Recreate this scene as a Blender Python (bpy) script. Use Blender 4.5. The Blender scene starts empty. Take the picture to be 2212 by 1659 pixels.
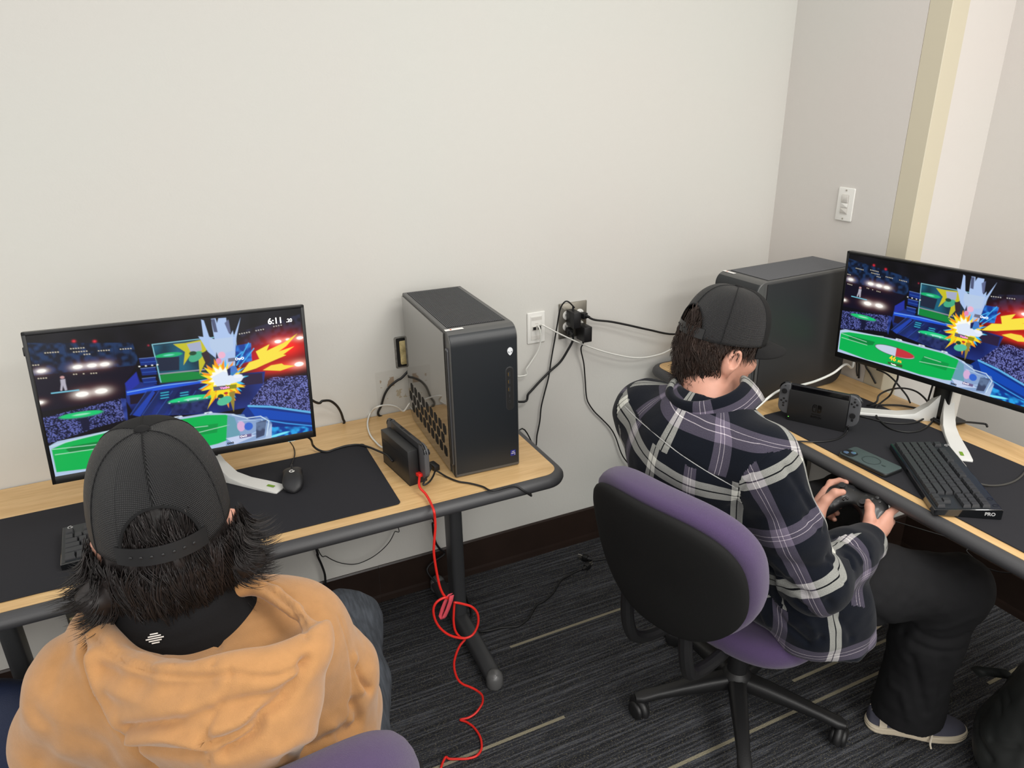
import bpy, bmesh, math, random
import numpy as np
from mathutils import Vector, Matrix, Quaternion
from mathutils.bvhtree import BVHTree
random.seed(7); rng = np.random.default_rng(7)
S = bpy.context.scene
COL = S.collection
PI = math.pi
# ---------------------------------------------------------------- camera
CAM = np.array([-0.2116, -2.1916, 1.7339]); YAW, PITCH, ROLL, FPX = 0.4296, 0.3862, -0.0201, 1574.37
def cam_axes():
    cy, sy, cp, sp = math.cos(YAW), math.sin(YAW), math.cos(PITCH), math.sin(PITCH)
    f = np.array([sy*cp, cy*cp, -sp]); r = np.array([cy, -sy, 0]); u = np.cross(r, f)
    c, s = math.cos(ROLL), math.sin(ROLL)
    return c*r+s*u, -s*r+c*u, f
CR, CU, CF = cam_axes()
cd = bpy.data.cameras.new('camera'); cam = bpy.data.objects.new('camera', cd); COL.objects.link(cam)
cd.sensor_fit = 'HORIZONTAL'; cd.sensor_width = 36; cd.lens = FPX*36/2212; cd.clip_start = .02
cam.matrix_world = Matrix(((CR[0], CU[0], -CF[0], CAM[0]), (CR[1], CU[1], -CF[1], CAM[1]), (CR[2], CU[2], -CF[2], CAM[2]), (0, 0, 0, 1)))
S.camera = cam
def ray(px, py): return CR*(px-1106)/FPX + CU*(829.5-py)/FPX + CF
def at(px, py, x=None, y=None, z=None, d=None):
    """where the sight line through a photograph pixel meets the plane x=, y= or z= (or lies at depth d)"""
    v = ray(px, py)
    t = (x-CAM[0])/v[0] if x is not None else (y-CAM[1])/v[1] if y is not None else (z-CAM[2])/v[2] if z is not None else d
    return Vector(CAM + v*t)
# ---------------------------------------------------------------- colour management, world, lights
S.view_settings.view_transform = 'Standard'; S.view_settings.look = 'None'
S.view_settings.gamma = 1.0; S.view_settings.use_curve_mapping = False
S.view_settings.exposure = 0.0
S.cycles.use_denoising = True
S.cycles.max_bounces = 8
w = bpy.data.worlds.new('world'); S.world = w; w.use_nodes = True
bg = w.node_tree.nodes['Background']; bg.inputs[0].default_value = (1.0, 0.98, 0.95, 1); bg.inputs[1].default_value = 1.04
def area(name, loc, sx, sy, power, col=(1, .975, .93), rot=(0, 0, 0)):
    l = bpy.data.lights.new(name, 'AREA'); l.shape = 'RECTANGLE'; l.size = sx; l.size_y = sy; l.energy = power; l.color = col
    o = bpy.data.objects.new(name, l); COL.objects.link(o); o.location = loc; o.rotation_euler = rot
    return o
area('ceiling_light', (1.1, -1.9, 2.85), 1.2, .6, 23)
area('ceiling_light', (1.6, -3.5, 2.85), 1.2, .6, 49)
area('ceiling_light', (-1.3, -3.7, 2.85), 1.2, .6, 26)
area('ceiling_light', (0.4, -5.2, 2.85), 1.2, .6, 64)
area('fill_light', (-.6, -5.6, 1.5), 3.4, 1.7, 30, (1, .985, .96), (PI/2, 0, 0))  # fill panel added behind the camera to brighten the lower wall, no real window
# ---------------------------------------------------------------- materials
def lin(c):
    c = c/255.0
    return c/12.92 if c <= .04045 else ((c+.055)/1.055)**2.4
def rgb(r, g, b): return (lin(r), lin(g), lin(b), 1)
class NT:
    """small wrapper to wire node trees"""
    def __init__(s, m): s.t = m.node_tree; s.n = s.t.nodes; s.l = s.t.links
    def node(s, typ, **kw):
        n = s.n.new(typ)
        for k, v in kw.items():
            if k == 'inp':
                for a, b in v.items():
                    if isinstance(b, bpy.types.NodeSocket): s.l.new(b, n.inputs[a])
                    else: n.inputs[a].default_value = b
            else: setattr(n, k, v)
        return n
    def math(s, op, a, b=None, c=None, clamp=False):
        n = s.n.new('ShaderNodeMath'); n.operation = op; n.use_clamp = clamp
        for i, v in enumerate((a, b, c)):
            if v is None: continue
            if isinstance(v, bpy.types.NodeSocket): s.l.new(v, n.inputs[i])
            else: n.inputs[i].default_value = v
        return n.outputs[0]
    def mix(s, f, a, b):
        n = s.n.new('ShaderNodeMix'); n.data_type = 'RGBA'
        for i, v in ((0, f), (6, a), (7, b)):
            if isinstance(v, bpy.types.NodeSocket): s.l.new(v, n.inputs[i])
            else: n.inputs[i].default_value = v
        return n.outputs[2]
def mat(name, col, rough=.5, metal=0.0, bump=0, bscale=200, var=0, vscale=8, spec=.5, coat=0, sheen=0, trans=0, aniso=None, emit=0):
    m = bpy.data.materials.new(name); m.use_nodes = True; k = NT(m)
    b = k.n['Principled BSDF']
    b.inputs['Base Color'].default_value = col; b.inputs['Roughness'].default_value = rough; b.inputs['Metallic'].default_value = metal
    b.inputs['Specular IOR Level'].default_value = spec; b.inputs['Coat Weight'].default_value = coat
    b.inputs['Sheen Weight'].default_value = sheen; b.inputs['Transmission Weight'].default_value = trans
    if emit: b.inputs['Emission Color'].default_value = col; b.inputs['Emission Strength'].default_value = emit
    tc = k.node('ShaderNodeTexCoord')
    src = tc.outputs['Object']
    if aniso:
        mp = k.node('ShaderNodeMapping', inp={0: src}); mp.inputs['Scale'].default_value = aniso; src = mp.outputs[0]
    if var:
        n = k.node('ShaderNodeTexNoise', inp={0: src, 'Scale': vscale, 'Detail': 4.0})
        f = k.node('ShaderNodeMapRange', inp={0: n.outputs[0], 1: .3, 2: .7, 3: 1-var, 4: 1+var})
        mx = k.node('ShaderNodeVectorMath', operation='SCALE', inp={0: col[:3], 'Scale': f.outputs[0]})
        k.l.new(mx.outputs[0], b.inputs['Base Color'])
    if bump:
        n = k.node('ShaderNodeTexNoise', inp={0: src, 'Scale': bscale, 'Detail': 3.0})
        bp = k.node('ShaderNodeBump', inp={'Height': n.outputs[0], 'Strength': bump, 'Distance': .002})
        k.l.new(bp.outputs[0], b.inputs['Normal'])
    return m
# ---------------------------------------------------------------- mesh helpers
def T(x=0, y=0, z=0): return Matrix.Translation((x, y, z))
def Rz(a): return Matrix.Rotation(a, 4, 'Z')
def Rx(a): return Matrix.Rotation(a, 4, 'X')
def Ry(a): return Matrix.Rotation(a, 4, 'Y')
def catmull(pts, n=8):
    P = [Vector(p) for p in pts]
    if len(P) < 3: return P
    P = [P[0]*2-P[1]]+P+[P[-1]*2-P[-2]]; out = []
    for i in range(1, len(P)-2):
        for k in range(n):
            t = k/n; a, b, c, d = P[i-1:i+3]
            out.append(.5*((2*b)+(c-a)*t+(2*a-5*b+4*c-d)*t*t+(3*b-a-3*c+d)*t**3))
    out.append(P[-2]); return out
class MB:
    def __init__(s): s.b = bmesh.new()
    def add(s, verts, faces, M=None):
        vs = [s.b.verts.new((M @ Vector(v)) if M else v) for v in verts]
        for f in faces:
            try: s.b.faces.new([vs[i] for i in f])
            except ValueError: pass
        return s
    def box(s, x0, x1, y0, y1, z0, z1, r=0, seg=2, M=None):
        t = bmesh.new(); bmesh.ops.create_cube(t, size=1)
        for v in t.verts: v.co = Vector(((x0+x1)/2+v.co.x*(x1-x0), (y0+y1)/2+v.co.y*(y1-y0), (z0+z1)/2+v.co.z*(z1-z0)))
        if r: bmesh.ops.bevel(t, geom=t.edges[:], offset=r, segments=seg, profile=.5, affect='EDGES')
        return s.take(t, M)
    def take(s, t, M=None):
        if M: bmesh.ops.transform(t, matrix=M, verts=t.verts)
        me = bpy.data.meshes.new('_t'); t.to_mesh(me); s.b.from_mesh(me); bpy.data.meshes.remove(me); t.free(); return s
    def prism(s, outline, z0, z1, r=0, seg=2, M=None):
        """2D outline (x, y) extruded along z, rims bevelled by r"""
        t = bmesh.new(); n = len(outline)
        lo = [t.verts.new((x, y, z0)) for x, y in outline]; hi = [t.verts.new((x, y, z1)) for x, y in outline]
        t.faces.new(hi); t.faces.new(lo[::-1])
        for i in range(n): t.faces.new((lo[i], lo[(i+1) % n], hi[(i+1) % n], hi[i]))
        bmesh.ops.recalc_face_normals(t, faces=t.faces)
        if r:
            es = [e for e in t.edges if abs(e.verts[0].co.z-e.verts[1].co.z) < 1e-9]
            bmesh.ops.bevel(t, geom=es, offset=r, segments=seg, profile=.5, affect='EDGES')
        return s.take(t, M)
    def tube(s, pts, r, n=8, smooth=6, cap=True, M=None):
        P = catmull(pts, smooth) if smooth else [Vector(p) for p in pts]
        if M: P = [M @ p for p in P]
        Q = [P[0]]
        for p in P[1:]:
            if (p-Q[-1]).length > 1e-6: Q.append(p)
        P = Q; L = len(P)
        tg = [(P[min(i+1, L-1)]-P[max(i-1, 0)]).normalized() for i in range(L)]
        up = tg[0].orthogonal().normalized(); rings = []
        for i in range(L):
            up = (up-tg[i]*up.dot(tg[i]))
            up = up.normalized() if up.length > 1e-6 else tg[i].orthogonal().normalized()
            sd = tg[i].cross(up)
            rr = r(i/(L-1)) if callable(r) else r
            rings.append([s.b.verts.new(P[i]+(up*math.cos(2*PI*k/n)+sd*math.sin(2*PI*k/n))*rr) for k in range(n)])
        for a, c in zip(rings, rings[1:]):
            for k in range(n): s.b.faces.new((a[k], a[(k+1) % n], c[(k+1) % n], c[k]))
        if cap: s.b.faces.new(rings[0][::-1]); s.b.faces.new(rings[-1])
        return s
    def lathe(s, prof, n=24, M=None, cap=True):
        """profile [(radius, z)] turned about z"""
        t = bmesh.new(); R = []
        for r, z in prof: R.append([t.verts.new((r*math.cos(2*PI*k/n), r*math.sin(2*PI*k/n), z)) for k in range(n)])
        for a, c in zip(R, R[1:]):
            for k in range(n): t.faces.new((a[k], a[(k+1) % n], c[(k+1) % n], c[k]))
        if cap: t.faces.new(R[0][::-1]); t.faces.new(R[-1])
        return s.take(t, M)
    def build(s, name, m, parent=None, smooth=True, angle=35, M=None, sub=0):
        bmesh.ops.recalc_face_normals(s.b, faces=s.b.faces)
        me = bpy.data.meshes.new(name); s.b.to_mesh(me); s.b.free()
        return mkobj(name, me, m, parent, smooth, angle, M, sub)
def mkobj(name, me, m, parent=None, smooth=True, angle=35, M=None, sub=0):
    if M: me.transform(M)
    for x in (m if isinstance(m, (list, tuple)) else [m]): me.materials.append(x)
    if smooth:
        if angle >= 180: me.shade_smooth()
        else: me.shade_smooth(); me.set_sharp_from_angle(angle=math.radians(angle))
    o = bpy.data.objects.new(name, me); COL.objects.link(o)
    if parent: o.parent = parent
    if sub:
        md = o.modifiers.new('sub', 'SUBSURF'); md.levels = md.render_levels = sub
    return o
def thing(name, label, cat, loc=(0, 0, 0), rot=(0, 0, 0), group=None, M=None):
    o = bpy.data.objects.new(name, None); COL.objects.link(o); o.empty_display_size = .05
    if M: o.matrix_world = M
    else: o.location = loc; o.rotation_euler = rot
    o['label'] = label; o['category'] = cat
    if group: o['group'] = group
    return o
def wthing(name, label, cat, loc, group=None):
    """Empty at loc; return it and the matrix that moves world-space meshes under it"""
    return thing(name, label, cat, loc, group=group), T(*(-Vector(loc)))
def tag(o, label, cat, group=None):
    o['label'] = label; o['category'] = cat
    if group: o['group'] = group
    return o
def struct(o): o['kind'] = 'structure'; return o
def rrect(w, h, r, n=5, cx=0, cy=0):
    out = []
    for sx, sy, a0 in ((1, 1, 0), (-1, 1, PI/2), (-1, -1, PI), (1, -1, 1.5*PI)):
        for k in range(n+1):
            a = a0+PI/2*k/n; out.append((cx+sx*(w/2-r)+r*math.cos(a), cy+sy*(h/2-r)+r*math.sin(a)))
    return out
def text_mesh(txt, size, extrude=.0003, bold=0):
    c = bpy.data.curves.new('t', 'FONT'); c.body = txt; c.size = size; c.extrude = extrude; c.align_x = 'CENTER'; c.align_y = 'CENTER'; c.offset = bold; c.resolution_u = 3
    o = bpy.data.objects.new('t', c); me = bpy.data.meshes.new_from_object(o); bpy.data.objects.remove(o); bpy.data.curves.remove(c); return me
def text(name, txt, size, m, parent, M, extrude=.0003, bold=0):
    me = text_mesh(txt, size, extrude, bold); return mkobj(name, me, m, parent, False, M=M)
# ================================================================ SETTING
X1, YC0, YC1, XT, X2 = 1.932, -.526, -.602, 2.007, 2.215
ZT = .735
def wall_material(name, col, scuffs=False):
    m = bpy.data.materials.new(name); m.use_nodes = True; k = NT(m); b = k.n['Principled BSDF']
    geo = k.node('ShaderNodeNewGeometry'); P = geo.outputs['Position']
    n1 = k.node('ShaderNodeTexNoise', inp={0: P, 'Scale': 150.0, 'Detail': 3.0})
    n2 = k.node('ShaderNodeTexNoise', inp={0: P, 'Scale': 34.0, 'Detail': 5.0, 'Roughness': .6})
    n3 = k.node('ShaderNodeTexNoise', inp={0: P, 'Scale': 1.3, 'Detail': 2.0})
    h = k.math('ADD', k.math('MULTIPLY', n1.outputs[0], .45), n2.outputs[0])
    bp = k.node('ShaderNodeBump', inp={'Height': h, 'Strength': .35, 'Distance': .0016}); k.l.new(bp.outputs[0], b.inputs['Normal'])
    f = k.math('MULTIPLY_ADD', n3.outputs[0], 1.6, -.3, clamp=True)
    c = k.mix(f, (col[0]*1.015, col[1]*.985, col[2]*.975, 1), (col[0]*.985, col[1]*1.01, col[2]*.995, 1))
    if scuffs:
        sp = k.node('ShaderNodeSeparateXYZ', inp={0: P})
        n4 = k.node('ShaderNodeTexNoise', inp={0: P, 'Scale': 38.0, 'Detail': 5.0})
        def patch(x0, x1, z0, z1, th):
            a = k.math('MULTIPLY', k.math('GREATER_THAN', sp.outputs[0], x0), k.math('LESS_THAN', sp.outputs[0], x1))
            d = k.math('MULTIPLY', k.math('GREATER_THAN', sp.outputs[2], z0), k.math('LESS_THAN', sp.outputs[2], z1))
            return k.math('MULTIPLY', k.math('MULTIPLY', a, d), k.math('GREATER_THAN', n4.outputs[0], th))
        A, B = at(820, 820, y=0), at(852, 832, y=0)
        c = k.mix(patch(A.x, B.x, B.z-.002, A.z+.002, .52), c, rgb(150, 118, 82))
        A, B = at(835, 846, y=0), at(872, 858, y=0)
        c = k.mix(patch(A.x, B.x+.02, B.z, A.z, .55), c, rgb(176, 160, 128))
        # the painted over patch around the old outlet is a touch greyer
        A, B = at(810, 812, y=0), at(880, 885, y=0)
        c = k.mix(k.math('MULTIPLY', patch(A.x, B.x, B.z, A.z+.01, 0), .35), c, rgb(186, 184, 176))
    k.l.new(c, b.inputs['Base Color']); b.inputs['Roughness'].default_value = .55; b.inputs['Specular IOR Level'].default_value = .3
    return m
WALL = (.625, .618, .588)
m_wall = wall_material('wall_paint', WALL, True); m_wall2 = wall_material('wall_paint_side', (.635, .612, .585))
m_beige = mat('beige_enamel', rgb(202, 194, 172), .4, bump=.1, bscale=60)
H = 2.9
def quad(name, vs, m):
    o = MB().add(vs, [tuple(range(len(vs)))]).build(name, m, smooth=False); return struct(o)
quad('wall_back', [(-3, 0, 0), (X1, 0, 0), (X1, 0, H), (-3, 0, H)], m_wall)
struct(MB().box(X1, X1+.3, YC0, 0, 0, H).build('wall_alcove', m_wall2, smooth=False))
# beige corner trim, its two faces
struct(MB().box(X1, XT, YC1, YC0, 0, H, r=.002, seg=1).build('trim_1', m_beige, smooth=False))
struct(MB().box(XT, X2+.02, YC1+.002, YC0-.005, 0, H).build('wall_return', m_wall2, smooth=False))
struct(MB().box(X2, X2+.1, -4.5, YC1+.004, 0, H).build('wall_right', m_wall2, smooth=False))
# carpet
m = bpy.data.materials.new('carpet'); m.use_nodes = True; k = NT(m); b = k.n['Principled BSDF']
geo = k.node('ShaderNodeNewGeometry'); P = geo.outputs['Position']; sp = k.node('ShaderNodeSeparateXYZ', inp={0: P})
def stretched(sx, sy, scale, det=2.0):
    mp = k.node('ShaderNodeMapping', inp={0: P}); mp.inputs['Scale'].default_value = (sx, sy, 1)
    return k.node('ShaderNodeTexNoise', inp={0: mp.outputs[0], 'Scale': scale, 'Detail': det}).outputs[0]
a1 = stretched(1.2, 60, 2.2, 3.0); a2 = stretched(8, 170, 2.0); a3 = stretched(60, 190, 2.4)
v = k.math('ADD', k.math('MULTIPLY', a1, .5), k.math('ADD', k.math('MULTIPLY', a2, .3), k.math('MULTIPLY', a3, .2)))
cr = k.node('ShaderNodeValToRGB', inp={0: v}); e = cr.color_ramp.elements
e[0].position = .36; e[0].color = rgb(25, 26, 28); e[1].position = .64; e[1].color = rgb(92, 94, 100)
x = cr.color_ramp.elements.new(.5); x.color = rgb(52, 53, 57)
c = cr.outputs[0]
fl = k.math('GREATER_THAN', stretched(70, 260, 2.5, 0.0), .70); c = k.mix(k.math('MULTIPLY', fl, .6), c, rgb(135, 128, 105))
acc = None
for (x0, x1, y) in [(.57, 1.33, -.429), (.10, .592, -.764), (.40, 1.9, -1.047), (1.30, 2.1, -.955), (1.83, 2.2, -1.226), (1.165, 1.8, -.126), (-.9, -.1, -.43), (-1.2, -.3, -1.05), (1.1, 1.7, -1.5), (-.2, .5, -1.5)]:
    yy = k.math('ABSOLUTE', k.math('SUBTRACT', sp.outputs[1], y))
    r = k.math('MULTIPLY', k.math('LESS_THAN', yy, .0052), k.math('MULTIPLY', k.math('GREATER_THAN', sp.outputs[0], x0), k.math('LESS_THAN', sp.outputs[0], x1)))
    acc = r if acc is None else k.math('MAXIMUM', acc, r)
grit = k.node('ShaderNodeTexNoise', inp={0: P, 'Scale': 420.0, 'Detail': 1.0})
acc = k.math('MULTIPLY', acc, k.math('MULTIPLY_ADD', grit.outputs[0], .7, .45, clamp=True))
c = k.mix(acc, c, rgb(156, 149, 126))
k.l.new(c, b.inputs['Base Color']); b.inputs['Roughness'].default_value = .95; b.inputs['Specular IOR Level'].default_value = .15
bp = k.node('ShaderNodeBump', inp={'Height': k.math('ADD', a3, k.math('MULTIPLY', grit.outputs[0], .6)), 'Strength': .9, 'Distance': .003}); k.l.new(bp.outputs[0], b.inputs['Normal'])
m_carpet = m
quad('floor', [(-3, -4.5, 0), (X2, -4.5, 0), (X2, 0, 0), (-3, 0, 0)], m_carpet)
m_base = mat('dark_rubber_baseboard', rgb(43, 32, 27), .32, bump=.15, bscale=25, var=.12, vscale=12)
BB = .152
prof = [(0, 0), (-.011, 0), (-.009, .02), (-.007, .03), (-.007, BB-.006), (-.004, BB), (0, BB)]
def baseboard(name, p0, p1, nrm):
    mb = MB(); p0, p1, nrm = Vector(p0), Vector(p1), Vector(nrm); n = len(prof)
    vs = [p+nrm*(-a)+Vector((0, 0, z)) for p in (p0, p1) for a, z in prof]
    mb.add(vs, [(i, i+1, n+i+1, n+i) for i in range(n-1)]+[tuple(range(n)), tuple(range(2*n-1, n-1, -1))])
    return struct(mb.build(name, m_base, smooth=False))
sx = at(819, 1250, y=0).x
baseboard('baseboard_back', (-3, 0, 0), (sx-.0012, 0, 0), (0, -1, 0)); baseboard('baseboard_back', (sx, 0, 0), (X1, 0, 0), (0, -1, 0))
baseboard('baseboard_alcove', (X1, 0, 0), (X1, YC0, 0), (-1, 0, 0))
baseboard('baseboard_return', (X1-.007, YC1, 0), (X2, YC1, 0), (0, -1, 0))
baseboard('baseboard_right', (X2, YC1, 0), (X2, -4.5, 0), (-1, 0, 0))
# faint scrape lines in the back wall paint
# ================================================================ DESKS
m_wood = bpy.data.materials.new('maple_laminate'); m_wood.use_nodes = True; k = NT(m_wood); b = k.n['Principled BSDF']
tc = k.node('ShaderNodeTexCoord'); mp = k.node('ShaderNodeMapping', inp={0: tc.outputs['Object']}); mp.inputs['Scale'].default_value = (1.2, 14, 14)
n1 = k.node('ShaderNodeTexNoise', inp={0: mp.outputs[0], 'Scale': 2.5, 'Detail': 6.0, 'Distortion': .8})
mp2 = k.node('ShaderNodeMapping', inp={0: tc.outputs['Object']}); mp2.inputs['Scale'].default_value = (6, 110, 60)
n2 = k.node('ShaderNodeTexNoise', inp={0: mp2.outputs[0], 'Scale': 3.0, 'Detail': 3.0})
v = k.math('ADD', k.math('MULTIPLY', n1.outputs[0], .6), k.math('MULTIPLY', n2.outputs[0], .4))
cr = k.node('ShaderNodeValToRGB', inp={0: v}); e = cr.color_ramp.elements
e[0].position = .3; e[0].color = rgb(186, 146, 94); e[1].position = .7; e[1].color = rgb(222, 188, 136)
k.l.new(cr.outputs[0], b.inputs['Base Color']); b.inputs['Roughness'].default_value = .38
m_bump = mat('grey_vinyl_edge', rgb(62, 62, 64), .45, bump=.12, bscale=300)
m_leg = mat('charcoal_powder_coat', rgb(56, 57, 59), .42, bump=.12, bscale=400)
m_legend = mat('smoked_plastic_glide', rgb(92, 92, 92), .3, coat=.3)
def desk(name, label, x0, x1, depth, M, legs, corner=(.045, .045), bands=('front', 'right')):
    """local: x along the desk, front edge at y=-depth, rear edge at y=0"""
    t = thing(name, label, 'desk', M=M @ T((x0+x1)/2, -depth/2, 0)); C = T(-(x0+x1)/2, depth/2, 0)
    r = corner[0]; bw = .026
    def outl(g):
        o = [(x0, 0), (x0, -depth-g)]
        if 'left' in bands: o = [(x0-g, 0)]+[(x0+r-(r+g)*math.cos(a), -depth+r-(r+g)*math.sin(a)) for a in np.linspace(0, PI/2, 9)]
        o += [(x1-r+(r+g)*math.sin(a), -depth+r-(r+g)*math.cos(a)) for a in np.linspace(0, PI/2, 9)]+[(x1+g, 0)]
        return o
    MB().prism(outl(0), ZT-.033, ZT, M=C).build('tabletop', m_wood, t, angle=30)
    # bumper: half-round band swept along the outline
    pr = [(0, -.001), (.010, -.0015), (.019, -.006), (.025, -.014), (.026, -.022), (.022, -.031), (.012, -.037), (0, -.038)]
    path = outl(0)
    if 'left' not in bands: path = path[1:]
    mb = MB(); rings = []
    for i, p in enumerate(path):
        a = Vector(path[max(i-1, 0)]); c_ = Vector(path[min(i+1, len(path)-1)]); d = (c_-a).normalized(); nn = Vector((d.y, -d.x))
        rings.append([(p[0]+nn.x*q, p[1]+nn.y*q, ZT+z) for q, z in pr])
    n = len(pr); vs = [v for rg in rings for v in rg]
    fs = [(i*n+j, i*n+j+1, (i+1)*n+j+1, (i+1)*n+j) for i in range(len(rings)-1) for j in range(n-1)]+[tuple(range(n)), tuple(range(len(vs)-n, len(vs)))]
    mb.add(vs, fs, C).build('edge_band', m_bump, t, angle=50)
    for lx in legs:
        lt = MB().box(lx-.022, lx+.022, -.285, -.215, .05, ZT-.06, r=.014, seg=4, M=C)
        lt.box(lx-.03, lx+.03, -depth+.06, -.05, ZT-.06, ZT-.034, r=.004, M=C)
        l = lt.build('leg', m_leg, t)
        # low curved foot bar
        y0, y1 = -depth+.05, -.03; mbf = MB(); pts = []
        for i in range(17):
            f = i/16; y = y0+(y1-y0)*f; hh = .034+.026*math.sin(PI*f)**.8
            pts.append((y, hh))
        rings = []
        for y, hh in pts:
            rings.append([(lx+.026*math.copysign(abs(math.cos(a))**.7, math.cos(a)), y, .012+hh/2+hh/2*math.copysign(abs(math.sin(a))**.7, math.sin(a))) for a in np.linspace(0, 2*PI, 17)[:-1]])
        vs = [v for rg in rings for v in rg]; fs = [(i*16+j, i*16+(j+1) % 16, (i+1)*16+(j+1) % 16, (i+1)*16+j) for i in range(16) for j in range(16)]
        mbf.add(vs, fs+[tuple(range(16)), tuple(range(len(vs)-16, len(vs)))], C); f_ = mbf.build('foot_bar', m_leg, l)
        for yy in (y0, y1):
            MB().lathe([(.001, .058), (.014, .056), (.0225, .048), (.0268, .036), (.0268, .008), (.023, .001)], 20, M=C @ T(lx, yy, 0)).build('foot_glide', m_legend, l, angle=60)['label'] = 'glossy grey rounded end cap of the foot bar'
    return t
d1 = desk('desk', 'maple topped desk with charcoal edge along the back wall, at the left', -1.35, .655, .6075, T(0, -.004, 0), [-.775, .455])
d2 = desk('desk', 'maple topped desk with charcoal edge along the right wall, at the right', .035, 2.0, .545, T(X1-.004, 0, 0) @ Rz(-PI/2), [1.84], bands=('front', 'right', 'left'))
# ================================================================ WALL PLATES
m_white = mat('white_plastic', rgb(226, 225, 220), .35, coat=.2)
m_offw = mat('off_white_plastic', rgb(205, 202, 196), .4)
m_steel = mat('brushed_steel', rgb(150, 146, 136), .38, .9, bump=.1, bscale=80, aniso=(1, 1, 14))
m_ivory = mat('aged_ivory_plastic', rgb(196, 180, 130), .5, var=.25, vscale=60)
m_black = mat('black_plastic', rgb(24, 24, 26), .42, bump=.08, bscale=500)
m_black2 = mat('black_rubber_cable', rgb(18, 18, 19), .5)
m_pit = mat('dark_cavity', rgb(14, 14, 14), .8)
m_silver = mat('bright_metal', rgb(190, 186, 176), .28, 1.0)
WB = lambda x, z: T(x, 0, z) @ Rx(PI/2)          # local x right, local y up, local z out of the back wall
# data plate with two jacks
jx, jz = .8536, .8939
t = thing('data_outlet_plate', 'white data wall plate with two network jacks beside the steel outlet', 'wall plate', M=WB(jx+.035, jz+.057))
MB().prism(rrect(.070, .114, .004), 0, .006, r=.003, seg=3).build('plate', m_white, t)
q = MB().prism(rrect(.044, .088, .002), .006, .0078, r=.001); q.build('insert', m_white, t)
for cy, sz in ((.034, (.040, .012)), (-.034, (.040, .012)), (.016, (.012, .003))): MB().prism(rrect(*sz, .0005, cy=cy), .0078, .0083).build('label_strip', m_offw, t)
for dx in (-.0095, .0095):
    j = MB().prism(rrect(.017, .016, .001, cx=dx, cy=0), .0078, .0105, r=.0005).build('jack', m_offw, t)
    MB().box(dx-.006, dx+.006, -.006, .005, .008, .0108).build('jack_opening', m_pit, j)
# steel double gang plate
ox0, ox1, oz0, oz1 = .979, 1.092, .893, 1.024
t = thing('steel_outlet_plate', 'brushed steel double outlet plate with two black power bricks on it', 'wall plate', M=WB((ox0+ox1)/2, (oz0+oz1)/2))
MB().prism(rrect(ox1-ox0, oz1-oz0, .003), 0, .006, r=.003, seg=2).build('plate', m_steel, t)
for dx in (-.026, .026):
    for dy in (-.021, .021):
        sk = MB().lathe([(.0165, .006), (.0165, .0085), (.015, .0092)], 24, M=T(dx, dy, 0)).build('socket', m_white, t)
        MB().box(dx-.007, dx-.005, dy-.003, dy+.006, .0088, .0096).box(dx+.005, dx+.007, dy-.003, dy+.006, .0088, .0096).lathe([(.0025, .009), (.0025, .0096)], 10, M=T(dx, dy-.009, 0)).build('socket_slot', m_pit, sk)
# light switch on the alcove wall
t = thing('light_switch', 'white wall switch with a motion sensor and two buttons on the alcove wall', 'light switch', M=T(X1, -.3009-.035, 1.2784+.057) @ Rz(-PI/2) @ Rx(PI/2))
MB().prism(rrect(.070, .114, .005), 0, .006, r=.003, seg=3).build('plate', m_white, t)
MB().prism(rrect(.031, .067, .002), .006, .0072).build('switch_frame', m_offw, t)
MB().prism(rrect(.028, .026, .002, cy=.019), .0072, .011, r=.002).build('sensor_lens', m_offw, t)
for cy in (-.002, -.021): MB().prism(rrect(.028, .015, .001, cy=cy), .0072, .0095, r=.001).build('button', m_white if cy > -.01 else m_offw, t)
for cy in (.048, -.048): MB().lathe([(.003, .006), (.003, .0075), (.001, .008)], 10, M=T(0, cy, 0)).build('screw', m_silver, t)
# old uncovered outlet behind the left computer
t = thing('uncovered_outlet', 'old ivory outlet without a cover plate, half behind the left computer tower', 'outlet', M=WB(.412, .941))
MB().prism(rrect(.074, .108, .006), -.0005, .003, r=.001).build('wall_box_rim', mat('chipped_plaster_rim', rgb(128, 126, 120), .8, var=.3, vscale=90, bump=.8, bscale=90), t)
MB().prism(rrect(.062, .098, .004), .003, .004).build('box_cavity', m_pit, t)
iv = MB().prism(rrect(.034, .080, .004, cx=-.004), .004, .012, r=.002)
iv.prism(rrect(.030, .030, .012, cx=-.004, cy=.020), .012, .014, r=.001).prism(rrect(.030, .030, .012, cx=-.004, cy=-.020), .012, .014, r=.001).build('receptacle', m_ivory, t)
# low outlets seen under the desks
A = at(175, 1330, y=0)
t = thing('low_outlet', 'small metal outlet box low on the wall under the left desk', 'outlet', M=WB(A.x, A.z))
MB().prism(rrect(.066, .10, .003), 0, .02, r=.001).build('box', mat('grey_galvanised_box', rgb(96, 94, 86), .5, .6), t); MB().prism(rrect(.052, .06, .003, cy=-.012), .02, .024).build('cover', m_ivory, t)
t = thing('low_outlet', 'small metal outlet box low on the wall seen under the right desk', 'outlet', M=T(X1, -.322, .31) @ Rz(-PI/2) @ Rx(PI/2))
MB().prism(rrect(.07, .115, .003), 0, .012, r=.001).build('box', m_steel, t); MB().prism(rrect(.05, .085, .003), .012, .016).build('cover', m_pit, t)
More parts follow.
